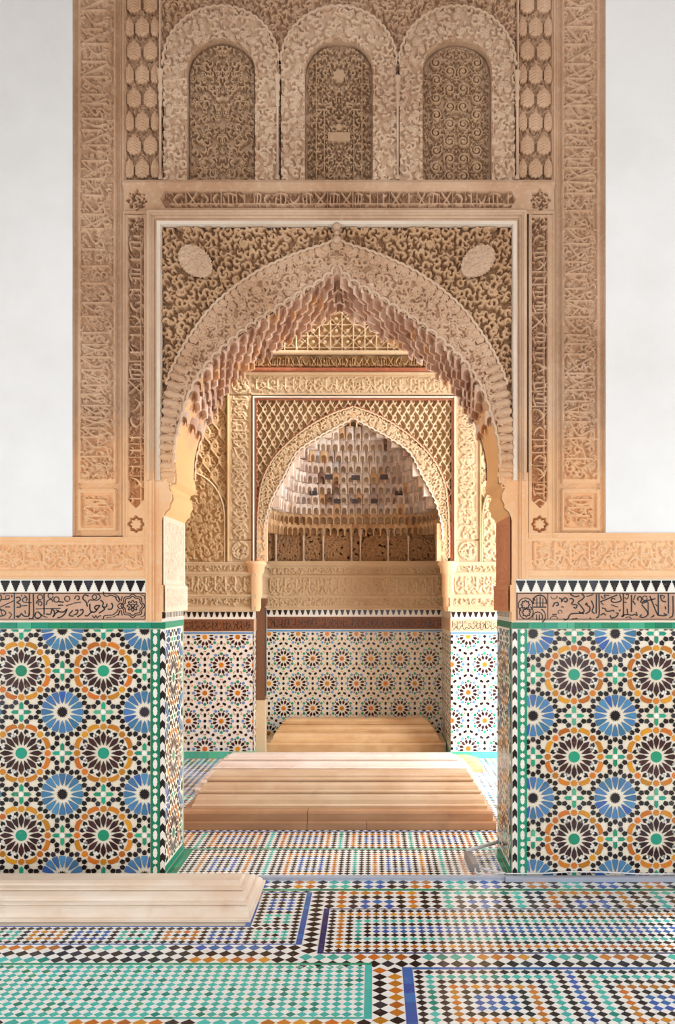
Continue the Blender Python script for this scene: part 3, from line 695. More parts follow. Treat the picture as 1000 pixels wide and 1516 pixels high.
# ------------------------------------------------------------------ upper zone: three blind windows and honeycomb columns
WIN = [(328, 51), (502, 51), (677, 52)]
def arch_shape(cx, hw, yc, rise, yb, n=24):
    a = np.linspace(PI, 0, n); return np.vstack([[(cx-hw, yb)], np.c_[cx+np.cos(a)*hw, yc-np.sin(a)**0.92*rise], [(cx+hw, yb)]])
def upper_zone():
    rng = np.random.default_rng(81)
    G = Canvas(238, -150, 766, 268, 1.0)
    fill(G, 7.2, ['crescent', 'hook', 'ess', 'spiral'], 6.8, 1.45, 1.0, 1.0, rng=rng)
    keep = np.ones_like(G.v, bool)
    outs = [arch_shape(cx, 86, 104, 92, 268) for cx, _ in WIN]
    for o_ in outs: keep &= ~inside(o_, G.X, G.Y)
    keep |= False
    o = relief('upper_ground', G, -0.040, 0.0, FRONT, 'stucco', wall, mask=keep); tag(o, 'carved wall above the blind windows')
    for k, (cx, hw) in enumerate(WIN):
        C = Canvas(cx-88, 8, cx+88, 268, 0.9)
        fill(C, 9.5, ['crescent', 'spiral', 'split', 'bud'], 8.5, 2.1, 1.8, 1.0, rng=rng)
        m = inside(arch_shape(cx, 86, 104, 92, 268.5), C.X, C.Y) & ~inside(arch_shape(cx, hw-1, 110, 50, 268.5), C.X, C.Y)
        if k < 2: m &= C.X < cx+86.5
        o = relief('window_surround', C, -0.008, 0.017, FRONT, 'stucco_pale', wall, mask=m); tag(o, ['carved arch round the blind window beside the left honeycomb strip', 'carved arch round the middle blind window', 'carved arch round the blind window beside the right honeycomb strip'][k])
        ribbon('window_frame', arch_shape(cx, hw, 110, 52, 269), -0.5, 5.0, -0.06, 0.010, FRONT, 'stucco', wall, prof=[(0, 0), (0, .82), (.3, 1), (.6, .95), (1, .55), (1, 0)])
        S = Canvas(cx-hw+3, 60, cx+hw-3, 268, 0.75)
        half = lambda x, y: x < cx+2
        if k == 0:
            fill(S, 8.6, ['spiral', 'crescent', 'hook'], 8, 1.5, 0.9, 1.0, rng=rng, mask=half)
        elif k == 1:
            fill(S, 7.0, ['split', 'crescent', 'bud', 'hook'], 6.6, 1.3, 0.9, 1.0, rng=rng, mask=half)
            for dx in (-34, -22): S.stroke([(cx+dx, 60 if dx == -34 else 160), (cx+dx, 262)], 1.1)
            S.stroke([(cx-34, 158), (cx-20, 158)], 1.0)
        else:
            for yy in range(88, 262, 26):
                for xx in (cx-30, cx-10):
                    S.stamp(stamp('spiral', 14, 2.2, int(rng.integers(20)), bool((yy//26) % 2), S.step, 0.9), xx, yy+(13 if xx == cx-10 else 0))
            fill(S, 6.5, ['crescent', 'hook'], 5.2, 1.1, 0.9, 0.8, rng=rng, mask=half)
        S.mirror()
        if k == 1:
            r = np.hypot(S.X-cx, S.Y-107); S.v[r < 9+1.3*np.cos(7*np.arctan2(S.Y-107, S.X-cx))] = 1.0
            S.v[(np.abs(S.X-cx) < 17) & (np.abs(S.Y-198) < 6.5)] = 1.0; S.v[np.hypot(S.X-cx, S.Y-184) < 4.5] = 1.0
        ms = inside(arch_shape(cx, hw-3.5, 110, 47, 268.5), S.X, S.Y)
        S.v[S.Y > 263] = 1.0
        o = relief('window_screen', S, -0.075, -0.022, FRONT, 'stucco_screen', wall, mask=ms)
        tag(o, ['scrolling stucco screen of the blind window', 'stucco screen with a rosette and small tablet', 'stucco screen of large paired scrolls'][k])
    # lobed lips of the surrounds, slim colonnettes
    for cx, _ in WIN:
        a = np.linspace(PI*0.985, PI*0.015, 150); d = a*88; w = np.abs(np.sin(d*PI/11))*2.4
        Q = np.c_[cx+np.cos(a)*(85+w), 104-np.sin(a)**0.92*(91+w)]
        ribbon('surround_lip', Q, -1.6, 1.6, -0.02, 0.018, FRONT, 'stucco_pale', wall)
    for px, y0 in ((238.5, 110), (411.5, 118), (589, 120), (765.5, 112)):
        b = MB()
        for y_, r in ((268, 3.2), (262, 3.2), (261, 1.7), (160, 1.7), (159, 3.0), (152, 2.4), (148, 3.8), (140, 2.6), (132, 4.2), (124, 2.8), (y0, 4.6), (y0-4, 5.2)):
            for i in range(10):
                t = 2*PI*i/10; x, y, z = FRONT(px+math.cos(t)*r, y_, 0.014+math.sin(t)*r/SF); b.v.append((x, y, z))
        for j in range(11):
            for i in range(10): b.f.append((j*10+i, j*10+(i+1) % 10, j*10+10+(i+1) % 10, j*10+10+i)); b.m.append(0)
        b.build('colonnette', 'stucco_pale', wall, True)
    # honeycomb strips of leaf tablets
    def tablet():
        w, h = 21.5/SF/2, 31/SF; v, f = [], []
        out = [(0, 0), (-.45, .16), (-.72, .2), (-.8, .32), (-1, .36), (-1, .8), (-.72, .86), (-.6, .97), (-.3, .93), (0, 1)]
        out = out+[(-x, y) for x, y in out[-2:0:-1]]; n = len(out)
        v = [(x*w, -0.0, -y*h) for x, y in out]+[(x*w, -0.021, -y*h) for x, y in out]+[(x*w*.82, -0.026, -(0.5+(y-.5)*.86)*h) for x, y in out]
        for i in range(n):
            j = (i+1) % n; f += [(i, j, n+j, n+i), (n+i, n+j, 2*n+j, 2*n+i)]
        f.append(tuple(range(2*n, 3*n)))
        for k in range(5):        # chevron ribs of the leaf
            y = .2+.14*k
            for s_ in (-1, 1):
                q = len(v); hw_ = .62 if k > 0 else .4
                v += [(0, -.0315, -(y-.0)*h), (s_*hw_*w, -.029, -(y+.12)*h), (s_*hw_*w, -.026, -(y+.19)*h), (0, -.026, -(y+.08)*h), (0, -.026, -(y-.04)*h), (s_*hw_*w, -.026, -(y+.08)*h)]
                f += [(q, q+1, q+2, q+3), (q, q+4, q+5, q+1)]
        return raw('honeycomb_leaf', v, f, ['stucco'])
    tm = tablet()
    for s_ in (0, 1):
        x0, x1 = (184, 237) if s_ == 0 else (767, 820); cx = (x0+x1)/2
        C = Canvas(x0, -150, x1, 268, 1.0); fill(C, 5.5, ['crescent', 'bud', 'hook'], 4.6, 1.0, 0.9, 0.75, rng=rng)
        e = (C.X < x0+3) | (C.X > x1-3); C.v[e] = 1.4
        for yy in np.arange(-160, 268, 35): pass
        o = relief('honeycomb_ground', C, -0.040, -0.012, FRONT, 'stucco', wall); tag(o, 'deep carved ground of the honeycomb strip')
        r = 0; y = 233.0
        while y > -160:
            xs = (cx,) if r % 2 == 0 else (cx-12.3, cx+12.3)
            if r % 2 == 0: xs = (cx-24.5, cx, cx+24.5)
            for xx in xs:
                hx = 0.62 if abs(xx-cx) > 20 else 1
                xx2 = xx+(5.5 if xx < cx-20 else (-5.5 if xx > cx+20 else 0))
                o = link('honeycomb_leaf', tm, None, wall); x, yy, z = FRONT(xx2, y, -0.022); o.location = (x, yy, z); o.scale = (hx*0.95, 1, 1)
            y -= 35.0; r += 1
        bar('strip_border', x0-3 if s_ == 0 else x1-1, -150, x0+1 if s_ == 0 else x1+3, 269, -0.02, 0.012, FRONT, 'stucco', wall)
        bar('strip_border', x1-1.5 if s_ == 0 else x0-1.5, -150, x1+2.0 if s_ == 0 else x0+2.0, 269, -0.02, 0.010, FRONT, 'stucco_pale', wall)
upper_zone()

# ------------------------------------------------------------------ lower zone: friezes, pilaster strips
def friezes():
    for s_ in (0, 1):
        x0, x1 = (-480, 222) if s_ == 0 else (778, 1480); y0, y1 = (795, 857) if s_ == 0 else (789, 857)
        C = Canvas(x0, y0, x1, y1, 1.05); rng = np.random.default_rng(91+s_)
        a, b = (x0, 212) if s_ == 0 else (788, x1)
        script_horizontal(C, a, b, y0+14, y1-15, w=1.8, gap=(20, 44), rng=rng, leaf=0.8, lg=10, ls=9)
        fd = (C.Y > y0+12) & (C.Y < y1-13) & (C.X > a) & (C.X < b); C.v[~fd] = 0
        ex = np.zeros_like(C.v)
        for u, w_, h in ((0, 4, .016), (4, 7, .010), (7, 12, .014)): ex[(C.Y >= y0+u) & (C.Y < y0+w_)] = h
        for u, w_, h in ((0, 4, .018), (4, 9, .012), (9, 13, .014)): ex[(C.Y <= y1-u) & (C.Y > y1-w_)] = h
        ex[(C.X > 212) & (C.X < 300) & ~fd] = np.maximum(ex[(C.X > 212) & (C.X < 300) & ~fd], 0.012)
        ex[(C.X < 788) & (C.X > 600)] = np.maximum(ex[(C.X < 788) & (C.X > 600)], 0.012)
        o = relief('script_frieze', C, -0.008, 0.008, FRONT, 'plaster_orange', wall, extra=ex); tag(o, 'carved cursive frieze of orange plaster above the tiles')
        # plain plaster strip beside the doorway
        m = lambda x: x if s_ == 0 else 2*CX-x
        b_ = MB()
        for (xa, xb, h) in ((216, 222, .0118), (222, 226, .018), (226, 229, .0128), (229, 240, .004)):
            xa, xb = sorted((m(xa), m(xb))); yb = 920 if s_ == 0 or xb < 764 else 857; p0 = FRONT(xa, yb, 0); p1 = FRONT(xb, 700, 0)
            b_.box(p0[0], p1[0], YF-h, YF+0.07, p0[2], p1[2])
        if s_: b_.box(fx(757.6), fx(763.8), YF-0.010, YF+0.07, fz(920), fz(857))
        o = b_.build('pilaster_strip', 'plaster_orange', wall); tag(o, 'plain orange plaster strip at the doorway edge')
        # corbel face on the wall plane
        P = [q if s_ == 0 else (2*CX-q[0], q[1]) for q in CORBEL_L]
        e = [(236, 692), (236, 772)] if s_ == 0 else [(2*CX-236, 692), (2*CX-236, 772)]
        poly = P+e; v = [FRONT(x, y, 0.008) for x, y in poly]+[FRONT(x, y, -0.04) for x, y in poly]; n = len(poly)
        o = link('corbel', raw('corbel', v, [tuple(range(n))]+[(i, (i+1) % n, n+(i+1) % n, n+i) for i in range(n)]), 'plaster_orange', wall); tag(o, 'scroll profiled plaster corbel under the arch')
        q = np.linspace(0, 2.4*PI, 22); rr = 4.2*(1-q/(3*PI)); cx, cy = m(252.5), 719
        ribbon('corbel_scroll', np.c_[cx+np.cos(q)*rr, cy+np.sin(q)*rr], -0.8, 0.8, 0.0, 0.014, FRONT, 'plaster_orange', wall)
friezes()

def jambs():
    """Carved stucco and tile on the two reveals of the doorway."""
    for s_ in (0, 1):
        xj = fx(240) if s_ == 0 else fx(2*CX-240); sg = 1 if s_ == 0 else -1; rng = np.random.default_rng(101+s_)
        pl = Plane(lambda u, v, h: (xj+sg*h, YF+u/SF, EYE+(VY-v)/SF)); T = (YR-YF)*SF
        C = Canvas(0, 762, T, 866, 1.1); fill(C, 8.5, ['spiral', 'crescent', 'split'], 8, 1.7, 1.3, 1.0, rng=rng)
        e = (C.X < 9) | (C.X > T-9) | (C.Y < 770) | (C.Y > 858) ; C.v[e] = 1.0
        C.v[(np.abs(C.X-10.5) < 1.6) | (np.abs(C.X-T+10.5) < 1.6)] = 0
        o = relief('jamb_panel', C, -0.004, 0.008, pl, 'jamb_lit' if s_ == 0 else 'jamb_shaded', wall); tag(o, 'carved stucco panel on the doorway reveal')
        C = Canvas(-4, 866, T+3, 906, 1.1); fill(C, 6.5, ['hook', 'crescent', 'ess'], 6, 1.4, 1.1, 1.0, rng=rng)
        e = (C.X < 5) | (C.X > T-6) | (C.Y < 872) | (C.Y > 899); C.v[e] = 1.0
        o = relief('jamb_capital', C, 0.010, 0.020, pl, 'jamb_lit' if s_ == 0 else 'jamb_shaded', wall); tag(o, 'carved block between reveal panel and tiles')
        b = MB(); ys = (YF-0.0145, YR+0.012); x0, x1 = sorted((xj-sg*0.010, xj+sg*0.010)); b.box(x0, x1, ys[0], ys[1], fz(906), fz(866)); b.build('jamb_block', 'plaster_orange', wall)
        x0, x1 = sorted((xj-sg*0.03, xj)); b = MB(); b.box(x0, x1, YF+0.002, YR, 0, fz(906)); o = b.build('jamb_ground', 'grout', wall)
stucco('jamb_shaded', (206, 138, 98), (190, 122, 84), speck=0.1)  # right reveal: its shade is put into a redder, darker tone
jambs()

# ================================================================== zellij of the front wall
PIT = 121.5/SF
def px_(v): return v/SF*121.5/121.5
def kite(r0, rw, r1, w, flat=0.0):
    return [(r0, 0), (rw, -w), (r1, -flat), (r1, flat), (rw, w)] if flat else [(r0, 0), (rw, -w), (r1, 0), (rw, w)]
def ngon(r, n, a0=0.0): return [(r*math.cos(a0+2*PI*i/n), r*math.sin(a0+2*PI*i/n)) for i in range(n)]
def star(r0, r1, n, a0=0.0): return [((r0 if i % 2 else r1)*math.cos(a0+PI*i/n), (r0 if i % 2 else r1)*math.sin(a0+PI*i/n)) for i in range(2*n)]
def sc_(poly, k): return [(x*k, y*k) for x, y in poly]
K = 1/SF
SH = {
 'brown': sc_([(11.5, 0), (19, -3.0), (25, -3.9), (32.0, 0), (25, 3.9), (19, 3.0)], K),
 'blue': sc_([(12.5, 0), (17, -2.2), (27, -4.6), (30.6, -4.4), (30.6, 4.4), (27, 4.6), (17, 2.2)], K),
 'hubt': sc_(ngon(8.3, 16), K), 'hubb': sc_(star(6.0, 8.4, 16), K),
 'ostar': sc_(star(4.0, 5.0, 8, PI/8), K),
 'obar': sc_([(-3.2, -8.6), (1.6, -8.8), (4.9, -4.2), (4.9, 4.2), (1.6, 8.8), (-3.2, 8.6), (-2.0, 3.4), (-2.0, -3.4)], K),
 'pent': sc_([(-3.7, -2.5), (0.9, -3.8), (4.3, 0), (0.9, 3.8), (-3.7, 2.5)], K),
 'arrow': sc_([(-4.0, -2.6), (0.2, -3.3), (4.0, 0), (0.2, 3.3), (-4.0, 2.6), (-1.4, 0)], K),
 'wstar': sc_(star(3.4, 4.7, 8), K), 'tarm': sc_([(4.4, -2.7), (11.5, -2.9), (15.2, 0), (11.5, 2.9), (4.4, 2.7)], K),
 'wblob': sc_(ngon(4.0, 6), K)}
def zellij16(u0, u1, v0, v1, bu, bv):
    """Pieces of the sixteen-fold star pattern; (bu, bv) a brown star, u right, v up."""
    out = []; i0, i1 = math.floor((u0-bu)/PIT)-1, math.ceil((u1-bu)/PIT)+1; j0, j1 = math.floor((v0-bv)/PIT)-1, math.ceil((v1-bv)/PIT)+1
    P = lambda nm, key, u, v, r, m: out.append((nm, key, SH[key], u, v, r, m))
    for i in range(i0, i1+1):
        for j in range(j0, j1+1):
            u, v = bu+i*PIT, bv+j*PIT
            P('star_hub', 'hubt', u, v, 0, 'glaze_teal')
            for k in range(16):
                a = k*PI/8; P('star_petal', 'brown', u, v, a, 'glaze_aubergine')
            for k in range(8):
                a = k*PI/4; P('star_tile', 'ostar', u+39*K*math.cos(a), v+39*K*math.sin(a), a, 'glaze_orange')
                a += PI/8; P('bent_tile', 'obar', u+39.5*K*math.cos(a), v+39.5*K*math.sin(a), a, 'glaze_orange')
                for d in (-0.17, 0.17): P('arrow_tile', 'arrow', u+32.5*K*math.cos(a+d), v+32.5*K*math.sin(a+d), a+d*4.2, 'glaze_black')
                P('white_tile', 'wblob', u+29.3*K*math.cos(a), v+29.3*K*math.sin(a), a, 'glaze_white')
            cu, cv = u+PIT/2, v+PIT/2
            P('black_hub', 'hubb', cu, cv, 0, 'glaze_black')
            for k in range(16): P('blue_petal', 'blue', cu, cv, k*PI/8, 'glaze_blue')
            for k in range(32):
                a = k*PI/16; r = (35.3 if k % 2 == 0 else 39.0)*K
                P('pentagon_tile', 'pent', cu+r*math.cos(a), cv+r*math.sin(a), a if k % 2 == 0 else a+PI, 'glaze_black')
            for xu, xv in ((u+PIT/2, v), (u, v+PIT/2)):
                P('white_star', 'wstar', xu, xv, 0, 'glaze_white')
                for k in range(4): P('cross_tile', 'tarm', xu, xv, k*PI/2, 'glaze_teal')
                for k in range(8):
                    a = PI/6+(k//2)*PI/2+(k % 2)*PI/6; P('pentagon_tile', 'pent', xu+16.5*K*math.cos(a), xv+16.5*K*math.sin(a), a, 'glaze_black')
    return out
BIG = {'star_petal': 3, 'blue_petal': 3, 'bent_tile': 2.5, 'star_hub': 5, 'black_hub': 5, 'star_tile': 1.5, 'cross_tile': 1}
def in_view_front(u): return fx(0)-0.05 < u < fx(1000)+0.05
def front_dado(s_):
    m = lambda x: x if s_ == 0 else 2*CX-x
    xa, xb = (-480, 223) if s_ == 0 else (780, 1480)
    panel = empty('tile_panel', wall); tag(panel, 'zellij dado of blue and aubergine stars at the doorway')
    y_face = YF-0.008
    b = MB(); x0, x1 = (fx(-480), fx(240)) if s_ == 0 else (fx(758), fx(1480)); b.box(x0, x1, y_face, YF+0.07, 0, fz(920)); x0, x1 = (fx(-480), fx(217)) if s_ == 0 else (fx(764), fx(1480)); b.box(x0, x1, y_face+.0015, YF+0.07, fz(920), fz(857)); b.build('tile_bed', 'grout', panel)
    fr = Tiles((0, y_face, 0), (1, 0, 0), (0, 0, 1), (0, -1, 0))
    bu, bv = (fx(32.5), fz(993)) if s_ == 0 else (fx(850), fz(998.5))
    rect = (fx(xa), 0.003, fx(xb), fz(931.5)); rect_v = (max(rect[0], fx(-60)), rect[1], min(rect[2], fx(1060)), rect[3])
    pcs = zellij16(rect_v[0], rect_v[2], rect_v[1], rect_v[3], bu, bv)
    lay(fr, pcs, rect_v, panel, 'small_tiles', lambda p: BIG.get(p[0], 0) and in_view_front(p[3]) and BIG[p[0]]+0.001*p[4], 300, 0.004, 0.0)
    # beyond the picture the pattern goes on
    far = (rect[0], rect[1], rect_v[0], rect[3]) if s_ == 0 else (rect_v[2], rect[1], rect[2], rect[3])
    lay(fr, zellij16(far[0], far[2], far[1], far[3], bu, bv), far, panel, 'outer_tiles', thick=0.004)
    # green border column with white lozenges and stars, chevron edge
    xg0, xg1 = (223.5, 238) if s_ == 0 else (766.6, 780.6); xc = (xg0+xg1)/2; py = 1296.0; pcs = []
    bb = bar('border_tile', xg0, 931.5, xg1, 1299, 0.004, 0.0105, FRONT, 'glaze_green', panel, 0.03); tag(bb, 'green glazed border strip')
    q = 0
    while py > 940:
        pcs.append(('lozenge_tile', 'loz', sc_([(0, -7.6), (2.8, -4.6), (2.8, -1.4), (3.6, 0), (2.8, 1.4), (2.8, 4.6), (0, 7.6), (-2.8, 4.6), (-2.8, 1.4), (-3.6, 0), (-2.8, -1.4), (-2.8, -4.6)], K), fx(xc), fz(py-8), 0, 'glaze_white'))
        pcs.append(('white_star', 'ws2', sc_(star(2.9, 4.0, 8), K), fx(xc), fz(py-21), 0, 'glaze_white')); py -= 26.2
    fr2 = Tiles((0, YF-0.0105, 0), (1, 0, 0), (0, 0, 1), (0, -1, 0))
    lay(fr2, pcs, (fx(xg0), 0, fx(xg1), fz(931)), panel, 'border_stars', lambda p: p[0] == 'lozenge_tile', 60, 0.002)
    xk0, xk1 = sorted((m(238.4), m(246 if s_ == 0 else 240))); pcs = []; py = 1298.0; i = 0; wv = 7.4 if s_ == 0 else 6.6
    xk = m(238.4)-0 if s_ == 0 else 762.2
    if s_ == 0: xk = 241.6
    chev = sc_([(-3.3, -6), (0, -2), (3.3, -6), (3.3, 5), (0, 9.5), (-3.3, 5)], K)
    while py > 934:
        pcs.append(('chevron_tile', 'chev', chev, fx(xk), fz(py-6), 0, 'glaze_black' if i % 2 == 0 else 'glaze_white')); py -= 10.9; i += 1
    lay(fr, pcs, (fx(xk-3.4), 0, fx(xk+3.4), fz(931)), panel, 'chevron_edge', lambda p: p[6] == 'glaze_black' and 1, 80, 0.005)
    # green course, inscription strip, stepped merlons
    x = 246.0 if s_ == 0 else 758.0; rnd = random.Random(5+s_); pcs = []
    while (x > -480 if s_ == 0 else x < 1480):
        w = rnd.uniform(11, 27); a, b_ = (x-w, x) if s_ == 0 else (x, x+w)
        pcs.append(('course_tile', 'ct%d%d' % (s_, int(x)), [(fx(a)+.0007, fz(930.5)), (fx(b_)-.0007, fz(930.5)), (fx(b_)-.0007, fz(921.5)), (fx(a)+.0007, fz(921.5))], 0, 0, 0, 'glaze_green')); x += -w if s_ == 0 else w
    lay(fr, pcs, (fx(-480), 0, fx(1480), 3), panel, 'outer_course', lambda p: -20 < (p[2][0][0]*SF+VX) < 1020 and 1, 80, 0.005)
    xi0, xi1 = (-480, 217.5) if s_ == 0 else (764, 1480)
    st = bar('inscription_strip', xi0, 877.2, xi1, 918.5, 0.0, 0.011, FRONT, 'glazed_inscription', panel, 0.01); tag(st, 'brown glazed strip with black cursive writing')
    mb = MB()
    frame = [(xi0+1, 878.6), (xi1-1.5, 878.6), (xi1-1.5, 916.5), (xi0+1, 916.5)]
    if s_ == 0: segs = [[frame[0], frame[1], frame[2], frame[3]]]
    else: segs = [[(1480, 878.6), (765.5, 878.6), (765.5, 916.5), (1480, 916.5)], [(811, 879), (811, 916)]]
    for sg in segs: ribbon('', sg, -0.55, 0.55, 0.009, 0.0125, FRONT, None, None, mb=mb)
    for pts, w in WRITING[s_]:
        P = spline(pts, max(4, 5*len(pts))) if len(pts) > 2 else np.array(pts, float)
        ribbon('', P, -w, w, 0.009, 0.0125, FRONT, None, None, mb=mb)
    # beyond the frame: the writing goes on
    rg = np.random.default_rng(3+s_); xx = -8.0 if s_ == 0 else 1008.0
    while (xx > -470 if s_ == 0 else xx < 1470):
        ribbon('', [(xx, 882), (xx, 912)], -.6, .6, .009, .0125, FRONT, None, None, mb=mb)
        ribbon('', spline([(xx, 912), (xx+5, 908+rg.random()*5), (xx+9, 900), (xx+13, 911)], 12), -.6, .6, .009, .0125, FRONT, None, None, mb=mb)
        xx += -16 if s_ == 0 else 16
    o = mb.build('lettering', 'ink', panel); tag(o, 'black cursive writing on the glazed strip')
    xm = 217.0 if s_ == 0 else 763.0; pcs = []; i = 0
    ws = sc_([(-6.6, 0), (6.6, 0), (6.6, -4), (5.2, -4), (5.2, -7), (3.9, -7), (3.9, -10), (2.6, -10), (2.6, -13), (1.5, -13), (1.5, -16), (-1.5, -16), (-1.5, -13), (-2.6, -13), (-2.6, -10), (-3.9, -10), (-3.9, -7), (-5.2, -7), (-5.2, -4), (-6.6, -4)], K)
    bar('merlon_strip', xi0, 858, xi1+0.5, 877, 0.0, 0.010, FRONT, 'glaze_white', panel, 0.01)
    while (xm > -480 if s_ == 0 else xm < 1480):
        xm += -15.4 if s_ == 0 else 15.4
        pcs.append(('merlon_tile', 'merlon', ws, fx(xm+7.5 if s_ == 0 else xm-7.5), fz(859.5), 0, 'glaze_black'))
    fr3 = Tiles((0, YF-0.010, 0), (1, 0, 0), (0, 0, 1), (0, -1, 0))
    lay(fr3, pcs, (fx(xi0), 0, fx(xi1), 3), panel, 'outer_merlons', lambda p: in_view_front(p[3]) and 1, 60, 0.002)
    # reveal of the doorway, narrower in view
    xj = fx(240) if s_ == 0 else fx(2*CX-240); sg = 1 if s_ == 0 else -1; T = YR-YF
    fr4 = Tiles((xj, YF, 0), (0, 1, 0), (0, 0, 1), (sg, 0, 0)) if s_ == 0 else Tiles((xj, YF, 0), (0, 1, 0), (0, 0, 1), (sg, 0, 0))
    lay(fr4, zellij16(0.03, T-0.03, 0.05, fz(934), T/2, fz(1010)), (0.035, 0.05, T-0.035, fz(934)), panel, 'reveal_tiles', thick=0.0007)
    edge = [('e', 'e%d' % k, p, 0, 0, 0, 'glaze_teal') for k, p in enumerate(([(0.012, .04), (0.028, .04), (0.028, fz(931)), (.012, fz(931))], [(T-.028, .04), (T-.012, .04), (T-.012, fz(931)), (T-.028, fz(931))], [(0, .003), (T, .003), (T, .04), (0, .04)], [(0, fz(931)), (T, fz(931)), (T, fz(921)), (0, fz(921))]))]
    edge += [('e', 'm%d' % k, [(u, fz(915)), (u+.012, fz(915)), (u+.012, fz(907)), (u, fz(907))], 0, 0, 0, 'glaze_black') for k, u in enumerate(np.arange(0.01, T-.015, 0.03))]
    edge += [('e', 'w', [(0, fz(921)), (T, fz(921)), (T, fz(916)), (0, fz(916))], 0, 0, 0, 'glaze_white')]
    lay(fr4, edge, (0, 0, T, 3), panel, 'reveal_border', thick=0.0009)

# black cursive writing traced as strokes (photo-sized units)
def tr(x0, k, y0, lists): return [([(x0+k*a, y0+k*b) for a, b in pts], w) for pts, w in lists]
def ring(cx, cy, r, a0=0, a1=2*PI, lob=0, amp=0, n=20): return [(cx+(r+amp*math.cos(lob*a))*math.cos(a), cy+(r+amp*math.cos(lob*a))*math.sin(a)) for a in np.linspace(a0, a1, n)]
T1, T2, T3 = 0.95, 0.72, 0.5
WR_L1 = [([(205, 15), (205, 360)], T2), ([(408, 30), (405, 320)], T1), ([(460, 30), (460, 340), (400, 356)], T1), ([(605, 20), (605, 310)], T1), ([(0, 215), (200, 120)], T2), ([(490, 232), (830, 222)], T2),
 ([(225, 330), (270, 330), (300, 295), (330, 325), (390, 330), (405, 290)], T1), (ring(255, 335, 14, n=10), T3), ([(225, 80), (270, 75), (285, 110), (240, 145), (280, 165), (285, 205), (235, 210)], T1),
 ([(370, 150), (320, 130), (318, 95), (350, 75), (378, 95), (360, 125)], T2), ([(365, 140), (440, 150)], T2), (ring(550, 75, 35, 1, 7), T2), ([(500, 160), (510, 130), (545, 105)], T1), (ring(550, 160, 26, 2, 8), T2),
 ([(500, 270), (480, 330), (520, 355), (565, 330), (545, 290), (515, 268)], T1), ([(560, 300), (600, 330), (650, 345)], T2), ([(630, 300), (690, 300), (710, 240), (740, 260), (742, 315), (720, 335)], T1),
 ([(720, 340), (760, 290), (800, 262), (778, 250), (812, 270), (870, 270), (912, 235), (880, 300), (830, 340), (780, 350)], T1), ([(990, 250), (940, 315), (1000, 330)], T1), (ring(692, 55, 34, 0, 6), T2), (ring(770, 105, 35, 1, 8), T2), (ring(915, 95, 35, 1, 7), T2),
 ([(630, 180), (650, 125), (700, 100), (725, 140)], T2), ([(800, 135), (870, 140)], T1), ([(790, 185), (860, 180)], T1), ([(900, 190), (990, 160)], T2), ([(0, 40), (25, 50), (30, 90), (10, 130)], T1), ([(25, 105), (110, 100), (140, 80)], T2), (ring(115, 75, 28, 0, 6), T3),
 ([(0, 245), (60, 250), (90, 290), (60, 320), (5, 330)], T1), ([(130, 270), (165, 310), (130, 360)], T2), ([(80, 205), (150, 205)], T1), ([(305, 190), (380, 185)], T2), ([(305, 40), (300, 65)], T2), ([(340, 50), (370, 75)], T2), ([(345, 250), (355, 295)], T2), ([(60, 40), (75, 25)], T2), ([(165, 45), (178, 75)], T1)]
WR_L2 = [([(205, 60), (150, 42), (125, 90), (170, 140), (187, 200)], T1), ([(190, 145), (220, 110), (270, 112), (248, 65), (290, 40), (312, 80), (282, 110), (322, 112), (358, 80), (345, 42), (310, 38)], T2), ([(220, 160), (220, 230), (240, 270), (290, 270), (312, 240), (352, 190), (300, 190), (284, 220), (320, 250)], T1),
 ([(360, 110), (400, 150), (390, 200), (440, 202), (450, 160)], T1), ([(400, 205), (415, 238), (340, 290)], T1), ([(150, 322), (190, 322), (230, 282), (262, 270)], T1), ([(460, 235), (510, 232), (526, 190), (510, 150)], T1), ([(250, 320), (280, 350), (300, 322), (320, 350), (340, 328), (372, 325)], T2),
 ([(400, 0), (412, 50), (460, 60), (500, 45), (560, 72), (580, 112), (612, 140)], T2), ([(400, 370), (412, 326), (470, 316), (530, 310), (580, 270), (602, 232)], T2), ([(440, 20), (470, 30), (520, 25), (590, 55), (630, 110)], T3), ([(440, 350), (480, 345), (540, 335), (600, 300), (632, 250)], T3),
 (ring(795, 190, 145, lob=8, amp=12, n=80), T2), (ring(795, 190, 118, lob=8, amp=10, n=80), T2), (ring(795, 190, 62, lob=8, amp=14, n=64), T2), (ring(795, 190, 24, n=14), T2), ([(760, 170), (795, 210), (830, 170)], T2), ([(770, 225), (820, 225)], T2), ([(630, 150), (668, 190), (630, 230), (592, 190), (630, 150)], T2),
 ([(600, 60), (620, 130)], T2), ([(655, 60), (640, 130)], T2), ([(600, 320), (620, 250)], T2), ([(655, 320), (640, 250)], T2), ([(15, 100), (30, 60), (70, 60), (75, 100), (45, 110)], T2), ([(0, 155), (100, 140)], T2), ([(20, 250), (60, 250), (40, 300), (0, 310)], T1), ([(85, 250), (125, 240), (120, 290), (50, 340)], T1), ([(560, 60), (590, 80)], T3), ([(900, 40), (950, 60), (960, 110)], T3), ([(900, 340), (950, 320), (960, 270)], T3)]
